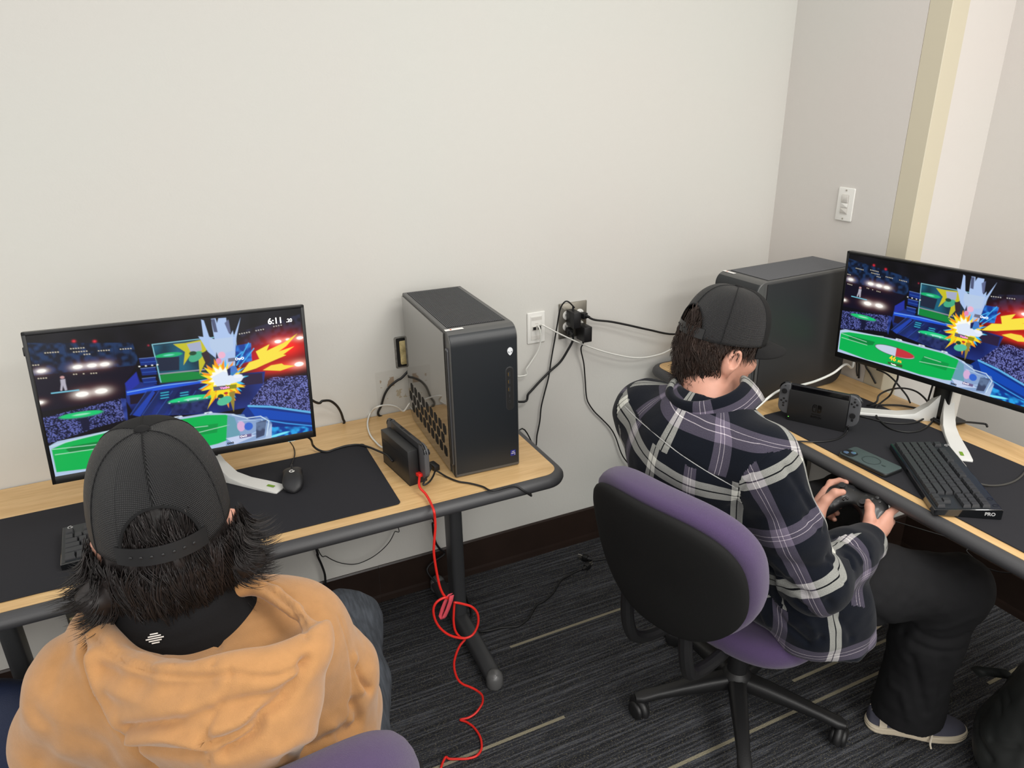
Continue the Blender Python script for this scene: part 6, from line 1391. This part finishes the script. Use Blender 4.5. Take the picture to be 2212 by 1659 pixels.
# ================================================================ POWER BRICKS, CABLES, BAGS
def brick(label, x0, x1, z0, z1, dep, cordtop):
    t = thing('power_adapter', label, 'power adapter', ((x0+x1)/2, -.010, (z0+z1)/2)); W_ = T(-(x0+x1)/2, .010, -(z0+z1)/2)
    MB().box(x0, x1, -dep, -.012, z0, z1, r=.0025, M=W_).build('housing', m_black, t)
    MB().box((x0+x1)/2-.012, (x0+x1)/2+.012, -.014, -.0095, z0+.01, z0+.03, r=.002, M=W_).build('plug_face', m_black, t)
    zz = z1 if cordtop else z0; s = 1 if cordtop else -1
    MB().tube([((x0+x1)/2, -.035, zz-.002*s), ((x0+x1)/2, -.035, zz+.016*s)], lambda f: .0048-.002*f, 10, 0, M=W_).build('strain_relief', m_black2, t)
    return t
A0, A1 = at(1220, 700, y=-.012), at(1222, 660, y=-.012)
brick('upper black power adapter plugged into the steel outlet plate', 1.004, 1.033, .946, 1.003, .068, True)
brick('lower black power adapter plugged into the steel outlet plate', 1.046, 1.078, .888, .944, .070, False)
def plug(label, p, d, m=m_black2, prongs=True, name='power_plug', size=1.0):
    """moulded mains plug at p pointing along d"""
    d = Vector(d).normalized(); Q = d.to_track_quat('X', 'Z').to_matrix().to_4x4(); t = thing(name, label, 'plug', M=T(*p) @ Q); k_ = size
    MB().box(-.016*k_, .008*k_, -.011*k_, .011*k_, -.011*k_, .011*k_, r=.004*k_).tube([(-.014*k_, 0, 0), (-.032*k_, 0, 0)], lambda f: (.0075-.004*f)*k_, 10, 0).build('plug_body', m, t)
    if prongs:
        q = MB().box(.008, .024, -.0075, -.006, -.003, .003).box(.008, .024, .006, .0075, -.003, .003).tube([(.008, 0, .006), (.026, 0, .006)], .0022, 8, 0); q.build('prong', m_silver, t)
    return t
plug('black right angle plug in the right side of the steel outlet, cord going right', (1.066, -.022, .975), (-.35, 1, 0), prongs=False)
plug('round black plug in the lower left socket of the steel outlet', (1.008, -.024, .928), (0, 1, .25), prongs=False)
def cable(name, label, pts, r, m, cat='cable', n=8, sm=6, group=None):
    P = [Vector(p) for p in pts]; o = P[0]; ob = MB().tube([p-o for p in P], r, n, sm).build(name, m, None, angle=180); ob.location = o
    return tag(ob, label, cat, group)
w = lambda px, py, y: at(px, py, y=y); d_ = lambda px, py, z=.0: at(px, py, z=ZT+z)
BK, WC = m_black2, mat('white_cable', rgb(222, 222, 216), .45)
cable('power_cable', 'thin black cord arching out of the upper power adapter and down the wall', [(1.0185, -.045, 1.016), w(1228, 652, -.045), w(1219, 653, -.04), w(1210, 668, -.03), w(1204, 700, -.02), w(1199, 730, -.012), w(1191, 775, -.012), w(1185, 815, -.012), w(1176, 850, -.012), w(1169, 880, -.012), w(1166, 910, -.012), w(1160, 940, -.012), w(1155, 966, -.014), (.82, -.02, .58), (.74, -.03, .52), (.60, -.04, .60)], .0026, BK)
cable('power_cable', 'thick black power cord from the lower left socket down behind the left tower', [(1.006, -.040, .925), w(1238, 733, -.035), w(1226, 757, -.028), w(1210, 782, -.022), w(1188, 802, -.018), w(1165, 825, -.018), w(1142, 850, -.02), w(1122, 868, -.024), (.56, -.035, .80), (.48, -.040, .80)], .0042, BK)
cable('power_cable', 'thin black cord hanging from the lower power adapter toward the plaid shirt', [(1.062, -.035, .872), w(1255, 755, -.03), w(1261, 785, -.02), w(1264, 820, -.012), w(1266, 850, -.012), w(1270, 868, -.012), w(1283, 888, -.012), w(1300, 905, -.012), w(1318, 924, -.014), w(1330, 945, -.016), w(1345, 985, -.02), (1.33, -.03, .25), (1.36, -.05, .04), (1.38, -.12, .006)], .0026, BK)
cable('power_cable', 'black power cord running right from the outlet behind the plaid man\'s head', [(1.078, -.030, .972), w(1285, 691, -.035), w(1320, 695, -.04), w(1360, 703, -.045), w(1400, 712, -.05), w(1455, 722, -.055), (1.56, -.07, .86), (1.75, -.12, .82), (1.878, -.22, .82), (1.885, -.34, .84)], .0040, BK)
cable('network_cable', 'long white network cable sagging from the data plate toward the right desk', [w(1167, 703, -.012), w(1172, 702, -.03), w(1185, 709, -.035), w(1215, 724, -.035), w(1250, 740, -.04), w(1290, 755, -.045), w(1330, 766, -.05), w(1375, 773, -.05), w(1415, 768, -.05), w(1450, 754, -.05), (1.56, -.07, .86), (1.72, -.10, .80), (1.86, -.20, .78), (1.885, -.36, .80)], .0028, WC)
cable('network_cable', 'short white network cable dropping from the data plate behind the left tower', [w(1161, 704, -.012), w(1165, 708, -.03), w(1168, 725, -.03), w(1167, 742, -.028), w(1161, 760, -.025), w(1150, 778, -.022), w(1137, 797, -.022), w(1122, 813, -.022), (.52, -.035, .86), (.50, -.045, .80)], .0028, WC)
cable('network_cable', 'white cable looping on the left desk between tower and console dock', [(.43, -.052, .79), (.40, -.045, .775), w(872, 888, -.035), w(858, 879, -.04), w(838, 875, -.045), w(815, 879, -.06), d_(800, 893, .012)-Vector((0, 0, .0)), d_(794, 915, .006), d_(799, 938, .006), d_(812, 955, .006), d_(825, 966, .008), (.262, -.322, ZT+.02)], .0028, WC)
cable('power_cable', 'black cord dropping from the old outlet behind the left desk', [(.425, -.030, .90), w(869, 815, -.03), w(858, 822, -.03), w(842, 835, -.025), w(831, 852, -.02), w(824, 875, -.014), w(818, 897, -.011), (.352, -.012, .70), (.35, -.02, .55), (.34, -.03, .40)], .0040, BK)
cable('monitor_cable', 'black cable curving from behind the left monitor down the wall', [(-.06, -.27, .98), (-.0, -.20, .975), w(682, 869, -.10), w(697, 866, -.08), w(713, 866, -.06), w(727, 876, -.045), w(736, 890, -.03), w(741, 905, -.016), w(743, 915, -.012), (.155, -.012, .70), (.15, -.02, .55), (.10, -.03, .45)], .0040, BK)
cable('video_cable', 'black cable from the left monitor over the mat corner to the console dock', [(-.03, -.30, .93), (-.012, -.285, .87), w(668, 946, -.25), d_(676, 962, .02), d_(688, 972, .010), d_(706, 976, .006), d_(728, 969, .006), d_(750, 963, .0065), d_(775, 961, .006), d_(797, 966, .008), d_(812, 972, .015), (.232, -.355, ZT+.034), (.236, -.40, ZT+.034)], .0034, BK)
cable('mouse_cable', 'thin black mouse cable between monitor and mouse', [w(620, 948, -.30), w(626, 954, -.28), d_(634, 966, .008), d_(637, 980, .0065), d_(633, 995, .0065), (-.026, -.268, ZT+.013), (-.026, -.285, ZT+.017)], .0017, BK)
cable('usb_cable', 'black cord from the left console dock across the desk and over its front edge', [(.300, -.470, ZT+.045), (.318, -.492, ZT+.040), d_(914, 1046, .022), d_(926, 1042, .022), d_(935, 1030, .022), d_(940, 1018, .02), d_(945, 1018, .012), d_(965, 1030, .004), d_(990, 1040, .004), d_(1015, 1044, .004), d_(1042, 1051, .004), d_(1065, 1060, .006), (.505, -.628, ZT+.002), (.527, -.640, ZT-.012), (.545, -.640, ZT-.03), (.56, -.62, ZT-.045), (.58, -.55, ZT-.055)], .0026, BK)
t = thing('usb_adapter', 'small black block adapter on the cord beside the left console', 'adapter', M=T(*d_(938, 1012, .0005)) @ Rz(math.radians(100)))
MB().box(-.018, .018, -.009, .009, 0, .016, r=.002).build('housing', m_black, t)
# red network cable with its strap
m_red = mat('red_cable', rgb(214, 38, 30), .42, spec=.5); c8 = lambda x, y: (660+x*.3526, 1100+y*.3526)
yf = -.662
rp = [(.280, -.505, ZT+.030), w(906, 1051, -.545), w(920, 1068, -.580), w(931, 1088, -.625)]
for x, y in ((786, 10), (792, 50), (795, 110), (789, 190), (786, 260), (794, 330), (806, 400), (820, 465), (838, 512), (862, 543), (885, 556)): rp.append(w(*c8(x, y), yf))
rp1 = list(rp)
lp = [(860, 541), (820, 556), (792, 585), (783, 625), (795, 680), (825, 728), (870, 765), (920, 784), (975, 790), (1020, 772), (1048, 730), (1059, 680), (1050, 632), (1018, 598), (970, 582), (918, 572)]
lp = [w(*c8(x, y), yf-.006+.0005*i) for i, (x, y) in enumerate(lp)]
tl2 = [(912, 580), (908, 630), (907, 690), (918, 745), (945, 782), (976, 795), (948, 832), (925, 880), (910, 940), (915, 995), (935, 1045), (965, 1072), (1005, 1088)]
tl2 = [w(*c8(x, y), yf+.006) for x, y in tl2]
fl = []
for i, (x, y) in enumerate([(1045, 1108), (1080, 1138), (1085, 1180), (1065, 1220), (1035, 1255), (995, 1278), (948, 1290), (985, 1303), (1030, 1335), (1065, 1385), (1078, 1430), (1075, 1475), (1045, 1512), (990, 1528), (930, 1530), (880, 1529), (860, 1518), (842, 1548), (828, 1590)]):
    a_ = min(1, i/6); q1, q2 = w(*c8(x, y), yf+.006), at(*c8(x, y), z=.005); fl.append(q1*(1-a_)+q2*a_)
for q in fl: q.z = max(q.z, .005)
allp = rp1+lp+tl2+fl; o = allp[0]
rc = thing('network_cable', 'red network cable hanging from the left desk in a loop down to the carpet', 'cable', o)
MB().tube([Vector(p)-Vector(o) for p in allp], .0034, 10, 7).build('cord', m_red, rc, angle=180)
MB().box(-.008, .014, -.006, .006, -.004, .005, r=.001, M=T(.279, -.497, ZT+.031) @ T(*(-Vector(o))) @ Rz(math.radians(-75))).build('connector', m_red, rc)
# hook and loop strap
m_str = mat('pink_red_strap', rgb(206, 70, 84), .85, bump=.6, bscale=900)
cs = [w(*c8(x, y), yf-.010) for x, y in ((893, 524), (886, 560), (868, 610), (848, 655), (838, 668), (832, 660), (845, 612), (862, 570), (880, 538), (893, 524))]
sv = []
for i, p in enumerate(cs):
    z_ = .010 if i < 5 else -.006
    for dx, dy in ((-.0062, .0), (.0062, .0)): sv.append(Vector(p)+Vector((dx, dy-(.004 if i < 5 else -.006), 0))-Vector(cs[0]))
st = MB().add(sv, [(2*i, 2*i+1, 2*i+3, 2*i+2) for i in range(len(cs)-1)]).build('cable_strap', m_str, None); st.location = cs[0]; md = st.modifiers.new('t', 'SOLIDIFY'); md.thickness = .0016
tag(st, 'pink red fabric strap tied round the hanging red cable', 'strap')
# cords on the carpet, with their plugs
fz = lambda x, y, z=.0045: at(*c8(x, y), z=z)
pa = at(1268, 1206, z=.012); pb = at(1275, 1222, z=.012)
plug('black three prong plug on the carpet, upper one of the two', at(1262, 1204, z=.013), at(1252, 1201, z=.013)-at(1262, 1204, z=.013))
plug('black three prong plug on the carpet, lower one of the two', at(1270, 1222, z=.013), at(1280, 1215, z=.013)-at(1270, 1222, z=.013))
cable('floor_cable', 'black cord on the carpet from the upper plug under the right chair', [at(1268, 1206, z=.012), fz(1765, 313), fz(1830, 305), fz(1900, 295), fz(1960, 285), fz(2020, 285), fz(2110, 300)], .0036, BK)
cable('floor_cable', 'black cord winding over the carpet from the lower plug to the desk foot', [at(1265, 1226, z=.012), fz(1680, 372), fz(1620, 402), fz(1570, 430), fz(1545, 465), fz(1515, 515), fz(1465, 560), fz(1420, 585), fz(1395, 620), fz(1370, 665), fz(1330, 700), fz(1290, 718), fz(1200, 725), fz(1130, 742), fz(1070, 748), fz(1020, 735), fz(1000, 690), fz(1018, 650), fz(1010, 600), fz(985, 540), fz(960, 470)], .0036, BK)
# cables under the left desk
c8w = lambda x, y, yy: w(*c8(x, y), yy)
cable('hanging_cable', 'black cable under the left desk running down behind the desk leg', [(.30, -.06, .70), c8w(768, 30, -.05), c8w(778, 90, -.04), c8w(785, 160, -.03), c8w(800, 210, -.025), c8w(825, 245, -.022), c8w(850, 275, -.02), (.42, -.03, .10), (.46, -.06, .02)], .0040, BK)
cable('hanging_cable', 'thin black cable hanging in a wide loop under the left desk', [(.20, -.05, .70), c8w(558, 88, -.05), c8w(545, 140, -.045), c8w(510, 205, -.04), c8w(450, 265, -.035), c8w(380, 310, -.03), c8w(300, 337, -.03), c8w(210, 328, -.03), c8w(130, 290, -.03), c8w(70, 232, -.035), (-.02, -.06, .70)], .0016, BK)
cable('hanging_cable', 'thick black cable hanging straight down under the left desk to the floor', [(-.02, -.05, .70), c8w(60, 228, -.045), c8w(72, 280, -.04), c8w(98, 340, -.03), c8w(118, 400, -.03), c8w(125, 470, -.03), (.06, -.03, .05), (.10, -.05, .006)], .0040, BK)
# right desk cables
c5 = lambda x, y: (1560+x*.2948, 780+y*.2948)
r5 = lambda x, y, z=.007: at(*c5(x, y), z=ZT+z)
def r5x(x, y, X): return at(*c5(x, y), x=X)
cable('network_cable', 'thick white cable passing between the right tower and the console dock', [(1.90, -.50, .83), (1.87, -.52, .80), at(1826, 787, y=-.555), at(1800, 806, y=-.555), at(1765, 822, y=-.56), at(1735, 831, y=-.565), at(1705, 838, y=-.57), at(1685, 843, y=-.575), at(1665, 855, y=-.58), at(1645, 872, y=-.585), at(1628, 889, y=-.59), (1.365, -.592, .735), (1.345, -.60, .70), (1.345, -.60, .60)], .0042, WC)
coil = [(1060, 326, .01), (1130, 300, .03), (1150, 250, .05), (1220, 212, .055), (1320, 198, .055), (1420, 222, .05), (1495, 285, .04), (1520, 350, .02), (1490, 410, .008), (1420, 448, .006), (1320, 458, .006), (1200, 450, .006), (1080, 420, .006), (1000, 398, .008)]
cable('coiled_cable', 'black cable coiled beside the right monitor stand, going to the dock', [r5(*p) for p in coil], .0030, BK)
cable('coiled_cable', 'black cable dropping from the right monitor into a round loop on the mat', [r5x(1290, 60, 1.82), r5x(1285, 130, 1.80), r5x(1262, 180, 1.79), r5(1230, 250, .03), r5(1170, 300, .015), r5(1125, 340, .008), r5(1130, 400, .006), r5(1170, 450, .006), r5(1235, 495, .006), r5(1340, 520, .006), r5(1440, 512, .006), r5(1510, 475, .006), r5(1548, 425, .008), r5(1530, 370, .016), r5(1510, 300, .05), r5x(1530, 220, 1.86), r5x(1545, 170, 1.86)], .0030, BK)
cable('monitor_cable', 'black cable from the loop across the back of the right desk to the wall side', [r5(1070, 325, .006), r5(1180, 322, .006), r5(1300, 325, .006), r5(1420, 345, .007), r5(1500, 365, .008), r5(1545, 415, .012), r5(1620, 440, .012), r5(1700, 446, .020), r5(1800, 448, .020), r5(1880, 455, .010), r5(1930, 462, .006), r5(1942, 480, .005)], .0034, BK)
for i, (lb, P) in enumerate([('thin black cable hanging behind the right desk nearest the tower', [(985, 20), (984, 70), (990, 110)]), ('thick black cable hanging behind the right desk beside the tower', [(1003, 20), (1002, 70), (1000, 125)]), ('black cable slanting down behind the right desk edge', [(1050, 30), (1085, 90), (1125, 165)])]):
    P3 = [r5x(x, y, 1.925) for x, y in P]; P3 = [P3[0]+Vector((-.02, 0, .06))]+P3; cable('hanging_cable', lb, [Vector((min(q.x, 1.925), q.y, q.z)) for q in P3], .0032 if i else .0022, BK)
cable('monitor_cable', 'black cable crossing under the right monitor toward the desk rear', [r5x(1130, 60, 1.86), r5x(1200, 90, 1.87), r5x(1260, 140, 1.88), r5x(1310, 200, 1.89), r5x(1355, 258, 1.90), (1.905, r5x(1380, 300, 1.905).y, ZT+.006)], .0030, BK)
cable('usb_cable', 'thin black cord from the right dock over the front edge of the desk', [r5(925, 478, .03), r5(918, 510, .012), r5(890, 545, .006), r5(840, 572, .006), r5(760, 588, .006), r5(660, 592, .006), r5(590, 588, .006), r5(530, 592, .006), r5(470, 604, .005), (1.362, at(*c5(430, 622), x=1.362).y, ZT+.002), (1.352, at(*c5(405, 640), x=1.352).y, ZT-.02), (1.36, -.66, ZT-.05), (1.42, -.64, ZT-.06)], .0026, BK)
cable('keyboard_cable', 'braided grey black keyboard cable curving off the right edge of the desk', [r5(1860, 890, .018), r5(1900, 902, .012), r5(1960, 912, .007), r5(2050, 908, .006), r5(2130, 885, .006), r5(2185, 850, .006), r5(2230, 800, .006), r5(2290, 740, .006), r5(2380, 690, .006)], .0026, mat('braided_grey_cord', rgb(62, 60, 56), .7, bump=.6, bscale=900))
cable('hanging_cable', 'thin black cable along the baseboard under the right desk', [(1.95, -.66, .25), at(*c5(1770, 1330), x=2.19), at(*c5(1790, 1390), x=2.19), at(*c5(1840, 1440), x=2.19), at(*c5(1910, 1500), x=2.19), at(*c5(2010, 1540), x=2.19), at(*c5(2110, 1552), x=2.19), at(*c5(2230, 1556), x=2.19)], .0022, BK)
# bags
m_bag = mat('black_nylon_bag', rgb(38, 40, 39), .55, bump=.25, bscale=500, var=.1, vscale=9, spec=.4)
bo = V3(1.66, -1.53, 0); v = Vol(bo-V3(.27, .25, .02), bo+V3(.27, .25, .50), .006)
v.ell(bo+V3(0, 0, .19), (.20, .165, .24), k=.03); v.ell(bo+V3(-.03, .02, .10), (.21, .17, .13), k=.06); v.cut(V3(0, 0, .004), V3(0, 0, -1))
V, F = v.mesh(2); N = vnormals(V, F); tr = bvh(V, F); V = V+N*(.009*vnoise(V, .08, 51)+.003*vnoise(V, .03, 52))[:, None]
c9 = lambda x, y: (2000+x*.2163, 1300+y*.2163)
for px, w_, dd in (([c9(440, 1000), c9(500, 1150), c9(520, 1350), c9(640, 1560)], .010, .008), ([c9(520, 1050), c9(600, 1000), c9(700, 880), c9(830, 720)], .010, -.008), ([c9(720, 900), c9(760, 1010), c9(770, 1120)], .008, .008), ([c9(830, 900), c9(850, 1000)], .008, .007), ([c9(660, 1380), c9(760, 1430), c9(900, 1450)], .010, .005)): V = fold(V, N, hits(tr, px), w_, dd)
bp_ = solid('backpack', V, F, m_bag, None, bo); bp_.location = bo; tag(bp_, 'black nylon backpack slumped on the carpet beside the grey sneaker', 'backpack')
s0 = [at(*c9(480, 700), z=.19), at(*c9(540, 680), z=.20), at(*c9(640, 688), z=.21), at(*c9(760, 700), z=.24), at(*c9(850, 715), z=.28)]
sv = []
for p in s0: sv += [p-Vector(bo)+Vector((0, .012, .004)), p-Vector(bo)+Vector((0, -.018, -.006))]
sp_ = MB().add(sv, [(2*i, 2*i+1, 2*i+3, 2*i+2) for i in range(len(s0)-1)]).build('shoulder_strap', m_bag, bp_); md = sp_.modifiers.new('t', 'SOLIDIFY'); md.thickness = .004
m_navy = mat('navy_nylon', rgb(14, 28, 58), .7, bump=.3, bscale=500, var=.1, vscale=9); m_redc = mat('crimson_nylon', rgb(140, 8, 36), .6)
bo = np.array(at(8, 1600, z=.33)); bo[2] = 0; v = Vol(bo-V3(.24, .22, .02), bo+V3(.24, .22, .56), .007); v.ell(bo+V3(0, 0, .22), (.17, .13, .27), k=.03); v.ell(bo+V3(.02, 0, .12), (.18, .14, .15), k=.05); v.cut(V3(0, 0, .004), V3(0, 0, -1))
V, F = v.mesh(2); N = vnormals(V, F); V = V+N*(.010*vnoise(V, .09, 55))[:, None]; nb = solid('backpack', V, F, m_navy, None, bo); nb.location = bo; tag(nb, 'navy bag with a crimson pocket on the floor at the bottom left corner', 'bag')
tr = bvh(V, F); q = hits(tr, [(2, 1622), (14, 1640), (22, 1658), (2, 1658)])
v = Vol(bo-V3(.24, .26, .02), bo+V3(.24, .22, .56), .007); pc_ = np.array(at(-40, 1690, z=.17)); v.ell(pc_, (.085, .06, .13), k=.02); v.cut(V3(0, 0, .01), V3(0, 0, -1)); V, F = v.mesh(2)
if len(V): solid('front_pocket', V, F, m_redc, nb, bo)
